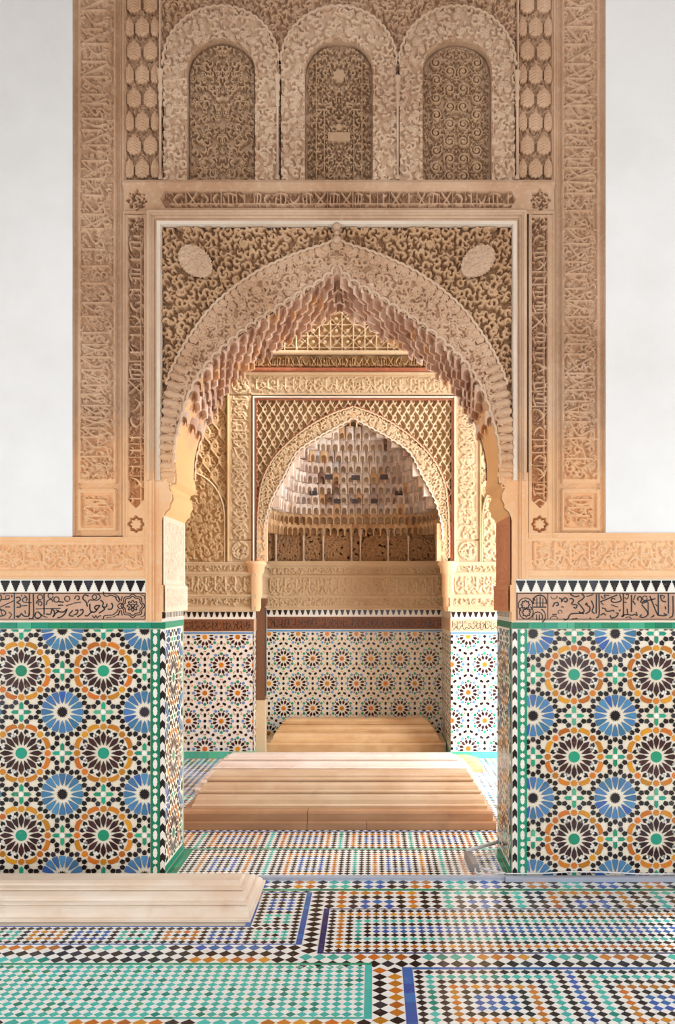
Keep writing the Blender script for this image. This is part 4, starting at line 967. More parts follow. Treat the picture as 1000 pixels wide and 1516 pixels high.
WR_R3 = [(ring(150, 165, 88, 2.2, 7.1, n=26), T2), (ring(160, 252, 84, -1.0, 4.0, n=24), T2), (ring(150, 160, 46, lob=8, amp=9, n=50), T2), (ring(160, 255, 46, lob=8, amp=9, n=50), T2), (ring(325, 125, 82, PI*0.9, PI*2.1, n=24), T1), ([(245, 190), (405, 190)], T1), ([(290, 70), (290, 180)], T2), ([(330, 60), (330, 180)], T2), ([(365, 80), (362, 180)], T2),
 (ring(300, 310, 60, PI*0.9, PI*2.2, n=20), T2), (ring(300, 300, 95, -1.1, 0.9, n=16), T2), ([(285, 280), (285, 350)], T2), ([(320, 280), (320, 350)], T2), ([(240, 80), (270, 110)], T1), ([(240, 140), (400, 140)], T3),
 ([(485, 185), (510, 140), (548, 135), (552, 165), (528, 172)], T1), ([(560, 75), (592, 92), (596, 120), (615, 90), (642, 75), (666, 100), (650, 126), (625, 115)], T1), ([(590, 185), (620, 190)], T1), ([(480, 283), (535, 280)], T1), ([(620, 330), (642, 346), (672, 330), (710, 275), (830, 266), (872, 270)], T1), ([(692, 90), (720, 85), (742, 110), (720, 150), (782, 165), (770, 202), (740, 190)], T1),
 ([(700, 30), (760, 62), (812, 50)], T1), ([(800, 125), (850, 92), (872, 60), (840, 20)], T1), ([(790, 130), (842, 190), (872, 240), (830, 262), (810, 240)], T1), ([(720, 338), (790, 330)], T1), ([(900, 62), (985, 35)], T2), ([(890, 170), (902, 140), (915, 172), (942, 192), (935, 242), (890, 272)], T1), ([(960, 110), (987, 180), (970, 240), (1000, 270)], T1), ([(940, 320), (962, 340)], T2), (ring(575, 250, 24, 2, 7, n=14), T3), (ring(500, 50, 40, 0, 3, n=12), T3), (ring(500, 350, 50, 3.4, 6, n=12), T3)]
WR_R4 = [([(25, 30), (20, 270)], T1), ([(55, 30), (55, 285), (20, 320)], T1), ([(355, 20), (355, 280), (330, 302)], T1), ([(455, 40), (455, 250)], T1), ([(660, 130), (660, 290)], T2), ([(785, 30), (785, 290)], T1), ([(910, 20), (910, 270)], T1), ([(965, 50), (965, 280), (920, 320)], T1), ([(70, 125), (280, 40)], T1), ([(75, 130), (110, 162)], T2), ([(310, 30), (325, 110), (240, 132), (205, 110), (220, 85), (256, 92)], T1), ([(80, 50), (100, 80), (132, 70), (120, 45), (182, 45)], T2),
 ([(90, 200), (130, 210), (150, 240), (200, 236), (230, 228), (242, 250)], T1), ([(70, 290), (110, 270), (140, 290)], T1), ([(190, 290), (210, 322), (262, 310), (292, 270), (260, 260)], T1), ([(300, 240), (322, 220)], T1), ([(335, 305), (390, 280), (460, 290), (490, 280), (522, 290), (510, 250)], T1), ([(400, 210), (410, 272)], T1), ([(380, 320), (430, 310), (452, 332)], T2), ([(370, 70), (400, 90), (420, 40), (385, 35)], T2), ([(370, 130), (392, 134)], T1), ([(470, 110), (502, 160)], T1), ([(502, 40), (480, 100)], T2),
 ([(540, 110), (530, 80), (560, 60), (582, 90), (570, 130), (650, 110), (752, 85)], T1), ([(580, 150), (660, 120)], T2), ([(580, 160), (656, 260), (620, 312), (560, 310), (580, 280)], T1), ([(680, 50), (770, 270), (800, 290), (850, 296), (890, 285), (850, 270)], T1), ([(690, 322), (732, 290), (720, 312)], T2), (ring(620, 80, 28, 0, 6, n=14), T2), ([(810, 40), (830, 110), (882, 125)], T1), ([(820, 40), (862, 60), (840, 85)], T2), ([(868, 180), (880, 220)], T1), ([(750, 150), (772, 180)], T2), ([(200, 160), (290, 190)], T2)]
WRITING = [tr(0, .11, 876, WR_L1)+tr(110, .11, 876, WR_L2), tr(760, .12, 876, WR_R3)+tr(880, .12, 876, WR_R4)]
front_dado(0); front_dado(1)

# ================================================================== SETTING: room shells
XL, XR, XL2, XR2, ZC, ZC2, YE = -3.6, 3.25, -3.3, 2.85, 6.1, 5.8, -2.7
def shell(name, label, mat, boxes):
    b = MB()
    for q in boxes: b.box(*q)
    o = b.build(name, mat); return tag(o, label, None, 'structure')
shell('wall_left', 'white plaster side wall of the near hall with a doorway added for the side lamp', 'white_plaster', [(XL-0.3, XL, YE-0.3, 1.25, 0, ZC), (XL-0.3, XL, 3.25, YF, 0, ZC), (XL-0.3, XL, 1.25, 3.25, 2.85, ZC)])
shell('wall_right', 'white plaster side wall of the near hall with a doorway added for the side lamp', 'white_plaster', [(XR, XR+0.3, YE-0.3, 1.25, 0, ZC), (XR, XR+0.3, 3.25, YF, 0, ZC), (XR, XR+0.3, 1.25, 3.25, 2.85, ZC)])
shell('wall_rear', 'white plaster wall with a wide courtyard opening', 'white_plaster', [(XL, -1.4, YE-0.3, YE, 0, ZC), (-1.4, XR, YE-0.3, YE, 4.4, ZC)])
shell('ceiling', 'dark wooden ceiling of the near hall', 'ceiling_wood', [(XL-0.3, XR+0.3, YE-0.3, YR, ZC, ZC+0.2)])
shell('wall_far_left', 'ochre side wall of the far chamber', 'stucco_far', [(XL2-0.3, XL2, YR, YB+0.4, 0, ZC2)])
shell('wall_far_right', 'ochre side wall of the far chamber with an open doorway', 'stucco_far',
      [(XR2, XR2+0.25, YR, 5.65, 0, ZC2), (XR2, XR2+0.25, 7.60, YB+0.4, 0, ZC2), (XR2, XR2+0.25, 5.65, 7.60, 3.2, ZC2)])
shell('ceiling_far', 'wooden ceiling of the far chamber with an opening added for the fill lamp', 'ceiling_wood',
      [(XL2-0.3, XR2+0.3, YR, 5.85, ZC2, ZC2+0.2), (XL2-0.3, XR2+0.3, 7.55, YB+0.4, ZC2, ZC2+0.2), (XL2-0.3, -1.15, 5.85, 7.55, ZC2, ZC2+0.2), (1.15, XR2+0.3, 5.85, 7.55, ZC2, ZC2+0.2)])

# ================================================================== floor
floor = empty('floor'); tag(floor, 'zellij mosaic floor of small glazed diamonds in bordered fields', None, 'structure')
bx_ = MB(); bx_.box(-4.2, 3.8, YE-0.3, YN+0.3, -0.12, -0.003); bx_.build('floor_bed', 'grout_floor', floor)
BK, OR, TE, BL, WH, TQ, NV, CO = 'glaze_black', 'glaze_orange', 'glaze_turquoise', 'glaze_cobalt', 'glaze_floor_white', 'glaze_turquoise', 'glaze_navy', 'glaze_cobalt'
FD, FB = [], []
def diamonds(x0, x1, y0, y1, pitch, colour):
    """Field of diamonds point to point; colour(i, j, nx, ny) with j from the near edge."""
    nx, ny = max(1, round((x1-x0)/pitch)), max(1, round((y1-y0)/pitch)); dx, dy = (x1-x0)/nx, (y1-y0)/ny; g = 0.0011
    D = [(dx/2-g, 0), (0, dy/2-g), (-dx/2+g, 0), (0, -dy/2+g)]; key = 'd%.5f_%.5f' % (dx, dy)
    for i in range(nx):
        for j in range(ny): FD.append(('diamond_tile', key, D, x0+(i+.5)*dx, y0+(j+.5)*dy, 0, colour(i, j, nx, ny)))
    for i in range(nx+1):
        for j in range(ny+1):
            u, v = x0+i*dx, y0+j*dy; p = clip_poly(xf(D, u, v, 0), (x0, y0, x1, y1))
            if len(p) >= 3: FD.append(('white_diamond', 'w%d' % len(FD) if (i in (0, nx) or j in (0, ny)) else 'w'+key, p if (i in (0, nx) or j in (0, ny)) else D, 0 if (i in (0, nx) or j in (0, ny)) else u, 0 if (i in (0, nx) or j in (0, ny)) else v, 0, WH))
def line(x0, x1, y0, y1, mat, tl=0.075):
    """Border course of short glazed strips."""
    horiz = (x1-x0) > (y1-y0); L = (x1-x0) if horiz else (y1-y0); n = max(1, round(L/tl)); g = 0.0008
    for k in range(n):
        a, b = k*L/n+g, (k+1)*L/n-g
        p = [(x0+a, y0+g), (x0+b, y0+g), (x0+b, y1-g), (x0+a, y1-g)] if horiz else [(x0+g, y0+a), (x1-g, y0+a), (x1-g, y0+b), (x0+g, y0+b)]
        FB.append(('border_strip', 'b%d' % len(FB), p, 0, 0, 0, mat))
def rings(seq):
    return lambda i, j, nx, ny: seq[min(len(seq)-1, min(i, j, nx-1-i, ny-1-j))]
def blocks(per, seq, gap):
    """Repeating squares of concentric rings, with a plain column between."""
    def f(i, j, nx, ny):
        q = i % per
        if q == per-1: return gap
        return seq[min(len(seq)-1, min(q, per-2-q, j, ny-1-j))]
    return f
rf = random.Random(3)
dl = floor_d
Y1, Y2, Y3, Y4 = 4.632, dl(1315.8), dl(1318.8), dl(1345)
row2 = lambda i, j, nx, ny: [BK, BK, OR, OR, BK, TE, TE, BK, BL, BL][i % 10] if (i % 10) not in (0,) else BK
XE0, XE1 = -3.55, 3.2
diamonds(XE0, XE1, Y2, Y1, 0.0605, row2); line(XE0, XE1, Y3, Y2, 'glaze_green', 0.1)
def stripB(i, j, nx, ny):
    q = i % 9
    if q in (0, 8): return BK
    if q == 7: return TE if (i//9) % 2 else OR
    if j == ny-1: return [OR, TE][(i//9) % 2]
    if q in (1,): return [OR, TE][(i//9) % 2]
    if q in (2, 6) or j == ny-2: return BK
    return BL if (i+j) % 2 or j > 0 else BK
diamonds(-0.243, XE1, Y4, Y3, 0.0585, stripB)
XN0, XN1 = -0.235, -0.209; YC1, YC0 = Y4-0.013, dl(1410)
line(XN0, XE1, YC1, Y4, NV); line(XN0, XN1, YC0, YC1, NV, 0.05); line(XN0, XE1, YC0-0.013, YC0, NV)
diamonds(XN1, XE1, YC0, YC1, 0.0405, rings([BK, OR, BK, TE, BK, BL, BK]))
# column between the blue and navy borders
XS0 = -0.308; diamonds(XS0, XN0-0.002, YC0-0.013, Y3, 0.060, lambda i, j, nx, ny: BK)
# blue-bordered field round the near tomb
XBL = -0.335; YE0, YE1 = dl(1397), dl(1322); YI = dl(1371); XI = -0.556
line(XBL, XS0, YE0-0.012, YE1+0.01, CO, 0.06); line(XE0, XBL, YE0-0.012, YE0, CO, 0.09); line(XE0, XBL, YE1, YE1+0.01, CO, 0.09)
diamonds(XE0, XS0, YE1+0.01, Y3, 0.0585, lambda i, j, nx, ny: BK)
line(XI-0.028, XI, YI, 4.30, CO, 0.08); line(XE0, XI, YI-0.012, YI, CO, 0.09)
def fieldE(i, j, nx, ny):
    if j in (0, ny-1): return BK
    q = i % 5
    if q in (0,): return BK
    c = [TE, OR, BL][(i//5) % 3]
    return BK if (q == 2 or q == 3) and j == ny//2 else c
diamonds(XE0, XBL, YE0, YI-0.012, 0.0395, fieldE)
def fieldE2(i, j, nx, ny):
    if i in (0, nx-1) or j in (0, ny-1): return BK
    q = j % 5
    if q == 4: return BK
    return BK if i == nx//2 and q in (1, 2) else [TE, BL, OR][(j//5) % 3]
diamonds(XI, XBL, YI-0.012, YE1, 0.041, fieldE2)
# wide diamond strip, teal field
YT1, YT0, XT0, XT1 = dl(1425.5), dl(1505.5), -0.034, -0.005
def stripF(i, j, nx, ny):
    q = i % 8
    if q in (0, 7): return BK
    if j == ny-1: return [BL, OR, TE][(i//8) % 3]
    if j == 0: return [OR, TE, BK][(i//8) % 3]
    return BK
diamonds(XE0, -0.308, YT1, YE0-0.012, 0.0565, stripF)
def stripG(i, j, nx, ny): return BK if j == 0 else [TE, TE, TE, TE, OR, OR, OR, OR, BK][i % 9]
YH = dl(1432)
diamonds(-0.308, XE1, YH, YC0-0.013, 0.0565, stripG)
line(XE0, XT1, YT1-0.02, YT1, 'glaze_teal', 0.1); line(XT0, XT1, YT0, YT1-0.02, 'glaze_turquoise', 0.08); line(XE0, XT1, YT0-0.016, YT0, 'glaze_turquoise', 0.1)
diamonds(XE0, XT0, YT0, YT1-0.02, 0.0405, lambda i, j, nx, ny: 'glaze_teal' if rf.random() < 0.05 else TQ)
XG1, XH1 = 0.116, 0.158
diamonds(XT1, XG1, 2.60, YH, 0.0585, lambda i, j, nx, ny: BK if (i == 0) ^ (j % 7 == 1) else OR)
line(XG1, XH1, 2.55, YH, CO, 0.075); line(XH1, XE1, YH-0.022, YH, CO, 0.085)
def fieldI(i, j, nx, ny):
    q = i % 15; r = ny-1-j
    if q == 14: return BL
    d = min(q, 13-q, r, abs(12-r) if r < 12 else 99)
    return [BK, TE, BK, OR, BK, BL, BL][min(6, d)]
diamonds(XH1, XE1, 2.60, YH-0.022, 0.043, fieldI)
# nearer the viewer, below the picture, the courses go on
diamonds(XE0, XT1, 2.95, YT0-0.016, 0.0565, lambda i, j, nx, ny: [OR, BK, TE, TE, OR, OR][(i//2) % 6])
diamonds(XE0, XT1, 2.60, 2.95, 0.05, rings([BK, BL, BK, OR, BK]))
# doorway threshold and far chamber
xj0, xj1 = fx(240), fx(758)
line(xj0, xj1, YR-0.012, YR+0.012, 'glaze_teal', 0.1); line(xj0+.004, xj0+0.06, YF+0.02, YR-0.012, 'glaze_green', 0.09); line(xj1-0.03, xj1-.004, YF+0.02, YR-0.012, 'glaze_green', 0.09)
diamonds(xj0+0.06, xj1-0.03, YF-0.02, YR-0.012, 0.0375, blocks(13, [BK if k == 0 else c for k, c in enumerate([TE, BK, OR, BK, BL, BK])], TE))
YM = dl(1231.5)
diamonds(-1.9, 1.5, YR+0.012, YM, 0.039, blocks(11, [BK, OR, BK, BL, BK, BL], TE)); line(-1.9, 1.5, YM, YM+0.02, CO, 0.1)
diamonds(-2.4, 2.2, YM+0.02, 6.55, 0.05, rings([BK, TE, BK, BL, OR, BK])); line(-2.4, 2.2, 6.55, 6.58, TQ, 0.1)
diamonds(-2.4, 2.2, 6.58, YB-0.18, 0.05, lambda i, j, nx, ny: [BL, 'glaze_sky', BL, BK][(i//2+j//3) % 4]); line(-2.4, 2.2, YB-0.18, YB-0.16, TQ, 0.1)
diamonds(-2.4, 2.2, YB-0.16, YB-0.01, 0.05, lambda i, j, nx, ny: [OR, 'glaze_sky', BK][i % 3])
diamonds(-1.10, 0.71, YB-0.01, YN, 0.05, lambda i, j, nx, ny: BK)
FRF = Tiles((0, 0, -0.003), (1, 0, 0), (0, 1, 0), (0, 0, 1)); BIGR = (-9, -9, 9, 20)
def seen(x, y): return abs((x*FPX/y)+53) < 505 and y > 3.07
lay(FRF, FD, BIGR, floor, 'diamond_mosaic', lambda p: (20-p[4]) if p[0] == 'diamond_tile' and seen(p[3], p[4]-0.0) else 0, 300, 0.003, 0.004)
lay(FRF, FB, BIGR, floor, 'border_courses', lambda p: (20-p[2][0][1]) if seen(p[2][0][0], p[2][0][1]) else 0, 200, 0.0034, 0.003)

# ================================================================== far wall with its niche
back = empty('wall_back'); tag(back, 'far stucco wall with a muqarnas niche over a tomb', None, 'structure')
NXL, NXR = (375-VX)/SB, (668-VX)/SB; BC = 523.5
B_IN = [(393, 800), (395, 775), (403, 745), (412, 726), (423, 706), (442, 671), (475, 648), (499, 635), (BC, 622)]
B_OUT = [(383, 826), (383, 791), (385, 748), (390, 715), (403, 686), (426, 659), (459, 633), (492, 615), (BC, 604)]
bflip = lambda P: np.c_[2*BC-np.asarray(P)[:, 0], np.asarray(P)[:, 1]]
b_in, b_out = spline(B_IN, 50), spline(B_OUT, 60)
bin_poly = np.vstack([[(393, 860)], b_in, bflip(b_in)[::-1], [(654, 860)]]); bout_poly = np.vstack([[(383, 860)], b_out, bflip(b_out)[::-1], [(664, 860)]])
bx = lambda p: (p-VX)/SB
bz = lambda p: EYE+(VY-p)/SB
def back_core():
    b = MB(); y0, y1 = YB+0.055, YB+0.3
    L = [(NXL, 0), (NXL, bz(833)), (bx(393), bz(832))]+[(bx(p[0]), bz(p[1])) for p in b_in]
    R = [(NXR, 0), (NXR, bz(833)), (bx(654), bz(832))]+[(bx(2*BC-p[0]), bz(p[1])) for p in b_in]
    for S, xe in ((L, XL2-0.2), (R, XR2+0.2)):
        for (xa, za), (xb, zb) in zip(S[:-1], S[1:]):
            b.add([(xe, y0, za), (xa, y0, za), (xb, y0, zb), (xe, y0, zb)], [(0, 1, 2, 3)])
    za = L[-1][1]; b.add([(XL2-.2, y0, za), (XR2+.2, y0, za), (XR2+.2, y0, ZC2+.1), (XL2-.2, y0, ZC2+.1)], [(0, 1, 2, 3)])
    b.build('wall_core', 'stucco_far', back)
    for S, nm in ((L, 'niche_edge'), (R, 'niche_edge')):
        q = MB()
        for (xa, za), (xb, zb) in zip(S[:-1], S[1:]): q.add([(xa, YB-0.004, za), (xb, YB-0.004, zb), (xb, YB+0.06, zb), (xa, YB+0.06, za)], [(0, 1, 2, 3)])
        q.build(nm, 'stucco_far', back)
    n = MB()      # niche box behind
    n.add([(NXL, YB, 0), (NXL, YN, 0), (NXL, YN, 3.4), (NXL, YB, 3.4)], [(0, 1, 2, 3)]); n.add([(NXR, YB, 0), (NXR, YN, 0), (NXR, YN, 3.4), (NXR, YB, 3.4)], [(0, 1, 2, 3)])
    n.add([(NXL, YN+.012, 0), (NXR, YN+.012, 0), (NXR, YN+.012, 3.4), (NXL, YN+.012, 3.4)], [(0, 1, 2, 3)]); n.add([(NXL, YB, 3.4), (NXR, YB, 3.4), (NXR, YN, 3.4), (NXL, YN, 3.4)], [(0, 1, 2, 3)])
    n.build('niche_shell', 'stucco_far_deep', back)
back_core()
def sebka(X, Y, w, h):
    """Ogee net with a small leaf in every mesh, 0..1."""
    s = 0.5-0.5*np.cos(2*PI*Y/h); a = (X-0.25*w*np.sin(2*PI*Y/h)) % w; b = (X+w/2+0.25*w*np.sin(2*PI*Y/h)) % w
    d = np.minimum(np.minimum(a, w-a), np.minimum(b, w-b)); net = np.clip(1.9-d, 0, 1)
    leaf = np.zeros_like(X)
    for ox, oy in ((w/2, h*0.25), (0, h*0.75)):
        u = (X-ox+w/2) % w-w/2; v = (Y-oy+h/2) % h-h/2
        r = np.hypot(u/(w*0.27), v/(h*0.30)); leaf = np.maximum(leaf, np.clip((1-r)*3, 0, 0.8)-0.5*np.clip(1.2-np.abs(np.hypot(u, v+h*0.03)-w*0.09)*1.3, 0, 1))
    return np.maximum(net, np.clip(leaf, 0, 1))
def back_relief():
    rng = np.random.default_rng(111); XA, XZ = 150, 900
    # cornice bands below the niche ledge, both sides
    for a, b in ((XA, 376), (668, XZ)):
        C = Canvas(a, 832, b, 905.5, 1.0)
        script_horizontal(C, a+2, b-2, 855, 878, w=1.15, gap=(8, 17), rng=rng, leaf=0.75, lg=6, ls=5)
        fill(C, 5, ['crescent', 'ess'], 4, 0.9, 1, 1, box_=(a, 838, b, 844), rng=rng); fill(C, 5, ['crescent', 'ess'], 4, 0.9, 1, 1, box_=(a, 888, b, 896), rng=rng)
        Y = C.Y; fld = ((Y > 837) & (Y < 846)) | ((Y > 853) & (Y < 880)) | ((Y > 886) & (Y < 898)); C.v[~fld] = 0
        ex = np.where(fld, 0, np.where((Y < 834.5) | (np.abs(Y-849) < 1.5) | (np.abs(Y-882) < 1.4) | (Y > 901), 0.030, 0.016))
        relief('script_band', C, -0.006, 0.014, BACK, 'stucco_far', back, extra=ex)
    # upright bands and the band over the niche
    for a, b, flip_ in ((340, 372.5, 0), (675, 709, 1)):
        C = Canvas(a, 555, b, 832, 1.0); script_vertical(C, a+5, b-6, 588, 796, w=1.2, gap=(9, 20), rng=rng, leaf=0.8)
        for cy in (570, 815):
            r = np.hypot(C.X-(a+b)/2, C.Y-cy); F = Canvas(a, 555, b, 832, 1.0); fill(F, 5.5, ['crescent', 'spiral'], 5, 1.1, 1.1, 1, box_=(a, cy-13, b, cy+13), rng=rng)
            z = (r < 11.5); C.v[z] = np.where(r[z] < 1.8, -0.6, F.v[z]); C.v[(np.abs(r-12.3) < 0.8)] = 1
        e = (C.X < a+4) | (C.X > b-5); C.v[e] = 0.4; C.v[(np.abs(C.Y-584.5) < 1.2) | (np.abs(C.Y-799.5) < 1.4)] = -0.8
        relief('upright_script_band', C, 0.0, 0.020, BACK, 'stucco_far', back)
    C = Canvas(372.5, 555, 675, 585, 1.0); script_horizontal(C, 376, 672, 561, 580, w=1.1, gap=(8, 18), rng=rng, leaf=0.8, lg=6.5, ls=6); C.v[(C.Y < 559) | (C.Y > 581.5)] = 0.4
    relief('lintel_band', C, 0.0, 0.020, BACK, 'stucco_far', back)
    ribbon('niche_frame', [(375.5, 832), (375.5, 588), (673.5, 588), (673.5, 832)], -2.0, 1.6, -0.01, 0.032, BACK, 'trim_white', back, prof=ROUND)
    ribbon('niche_frame_shadow_line', [(379.5, 832), (379.5, 592), (669.5, 592), (669.5, 832)], -0.9, 0.9, -0.01, 0.018, BACK, 'red_wash', back)  # red-brown strip drawn in for the shadow line inside the frame
    for x in (338, 711): bar('slim_colonnette', x-1.9, 553, x+1.9, 832, 0.0, 0.03, BACK, 'stucco_far_deep', back, 0.4)
    # net panel and arch face
    C = Canvas(379, 591, 671, 832, 0.8); C.v = sebka(C.X-379, C.Y, 13.3, 24.5)
    relief('net_panel', C, -0.048, 0.006, BACK, 'stucco_far', back, mask=~inside(bout_poly, C.X, C.Y))
    C = Canvas(380, 602, 668, 832, 0.8); fill(C, 5.6, ['spiral', 'crescent', 'crescent'], 5, 1.2, 1.2, 1, rng=rng, mask=lambda x, y: x < 526); C.mirror()
    relief('niche_arch_face', C, -0.002, 0.020, BACK, 'stucco_far', back, mask=inside(bout_poly, C.X, C.Y) & ~inside(bin_poly, C.X, C.Y))
    for s_ in (0, 1):
        for P0, amp, st_, m_, sg in ((B_OUT, 1.5, 7.0, 'stucco_far', -1), (B_IN, 2.4, 9.5, 'trim_white', -1)):
            P = spline(P0, 220); d = np.r_[0, np.cumsum(np.hypot(*np.diff(P, axis=0).T))]; T = np.gradient(P, axis=0); N = np.c_[-T[:, 1], T[:, 0]]/np.hypot(T[:, 0], T[:, 1])[:, None]
            ph = (d % st_)/st_; Q = P+N*(sg*amp*np.sqrt(np.clip(1-(2*ph-1)**2, 0, 1)))[:, None]; Q = bflip(Q) if s_ else Q
            ribbon('niche_arch_lip', Q, -1.0, 1.0, -0.02, 0.024, BACK, m_, back)
        P = spline(B_OUT, 80); T = np.gradient(P, axis=0); N = np.c_[-T[:, 1], T[:, 0]]/np.hypot(T[:, 0], T[:, 1])[:, None]; Q = P-N*2.8; Q = bflip(Q) if s_ else Q
        ribbon('niche_arch_red_line', Q, -0.9, 0.9, -0.02, 0.018, BACK, 'red_wash', back)
    # upper friezes and star lattice
    bar('dark_moulding', XA, 545.5, XZ, 551, 0.0, 0.05, BACK, 'red_wash', back); bar('pale_moulding', XA, 551, XZ, 555, 0.0, 0.03, BACK, 'stucco_far', back); bar('pale_moulding', XA, 519.5, XZ, 525, 0.0, 0.035, BACK, 'stucco_far', back)
    C = Canvas(XA, 525, XZ, 545.5, 0.9); kufic(C, XA, XZ, 527, 544, False, 11, w=1.2, rng=rng); relief('kufic_frieze', C, -0.045, 0.006, BACK, 'stucco_far_deep', back)
    C = Canvas(XA, 380, XZ, 520, 0.9); s = 17.0; X, Y = C.X-BC, C.Y
    def lines(q, p): r = np.abs((q+p/2) % p-p/2); return np.clip(1.7-r, 0, 1)
    v = np.maximum.reduce([lines(X+Y, s*1.414), lines(X-Y, s*1.414), lines(X, s), lines(Y-4, s)*0.9])
    u_, w_ = (X+s/2) % s-s/2, (Y-4+s/2) % s-s/2; v = np.maximum(v, np.clip((3.4-np.hypot(u_-s/2*np.sign(u_), w_-s/2*np.sign(w_)))*0.8, 0, 0.85))
    C.v = v; relief('star_lattice', C, -0.045, 0.004, BACK, 'stucco_far', back)
    # side panels: blind arch below, net above
    for s_ in (0, 1):
        a, b = (150, 336.5) if s_ == 0 else (713, 900); cx = (270 if s_ == 0 else 2*BC-270); 
        C = Canvas(a, 555, b, 832, 0.95); F = Canvas(a, 555, b, 832, 0.95)
        C.v = sebka(C.X-cx, C.Y, 24.0, 42.0); fill(F, 5.0, ['crescent', 'hook'], 4, 1.0, 1.0, 0.8, rng=rng); C.v = np.maximum(C.v*0.95, F.v*0.8)
        al = inside(arch_shape(cx, 62, 770, 72, 840), C.X, C.Y)
        F2 = Canvas(a, 555, b, 832, 0.95); fill(F2, 8.2, ['spiral', 'crescent', 'ess'], 7.4, 1.7, 1.6, 1, rng=rng)
        H = np.where(al, -0.004+F2.v*0.022, -0.025+C.v*0.03); C.v = H
        relief('side_panel', C, 0, 1, BACK, 'stucco_far_deep' if s_ == 0 else 'stucco_far', back)
        ribbon('blind_arch_rib', arch_shape(cx, 63, 770, 73, 832), -1.6, 1.6, -0.01, 0.022, BACK, 'stucco_far', back, prof=ROUND)
back_relief()
def zellij12(u0, u1, v0, v1, bu, bv, p):
    """Twelve-fold stars on a triangular grid."""
    out = []; k = p/0.303; h = p*0.852; j0, j1 = math.floor((v0-bv)/h)-1, math.ceil((v1-bv)/h)+1; i0, i1 = math.floor((u0-bu)/p)-2, math.ceil((u1-bu)/p)+2
    S = {'pet': sc_([(.040, 0), (.056, -.011), (.072, -.0130), (.086, 0), (.072, .0130), (.056, .011)], k), 'hub': sc_(ngon(.023, 12), k), 'dot': sc_(ngon(.0150, 6), k), 'sm': sc_(ngon(.0085, 5), k), 'leg': sc_([(.016, -.009), (.044, -.012), (.052, 0), (.044, .012), (.016, .009)], k), 'bit': sc_([(-.014, -.006), (0, .004), (.014, -.006), (.008, .008), (-.008, .008)], k)}
    P = lambda key, u, v, r, m: out.append(('small', key+'%.4f' % k, S[key], u, v, r, m))
    for j in range(j0, j1+1):
        for i in range(i0, i1+1):
            u, v = bu+(i+0.5*(j % 2))*p, bv+j*h
            P('hub', u, v, 0, 'glaze_orange')
            for q in range(12):
                a = q*PI/6+PI/12; P('pet', u, v, a, 'glaze_aubergine'); r = 0.104*k
                P('dot', u+r*math.cos(a+PI/12), v+r*math.sin(a+PI/12), a, 'glaze_sky' if q % 2 else 'glaze_teal')
                P('sm', u+.094*k*math.cos(a), v+.094*k*math.sin(a), a, 'glaze_aubergine')
            for dv, s_ in ((h*2/3, 1), (-h*2/3, -1)):
                cu, cv = u, v+dv*1.0
                for q in range(3):
                    a = PI/2*s_+q*2*PI/3; P('leg', cu, cv, a, 'glaze_black'); P('bit', cu+.035*k*math.cos(a+PI/3), cv+.035*k*math.sin(a+PI/3), a-PI/6, 'glaze_orange')
            for q in range(3):
                a = q*PI/3; mu, mv = u+p/2*math.cos(a), v+p/2*math.sin(a)
                P('dot', mu, mv, a, 'glaze_black')
    return out
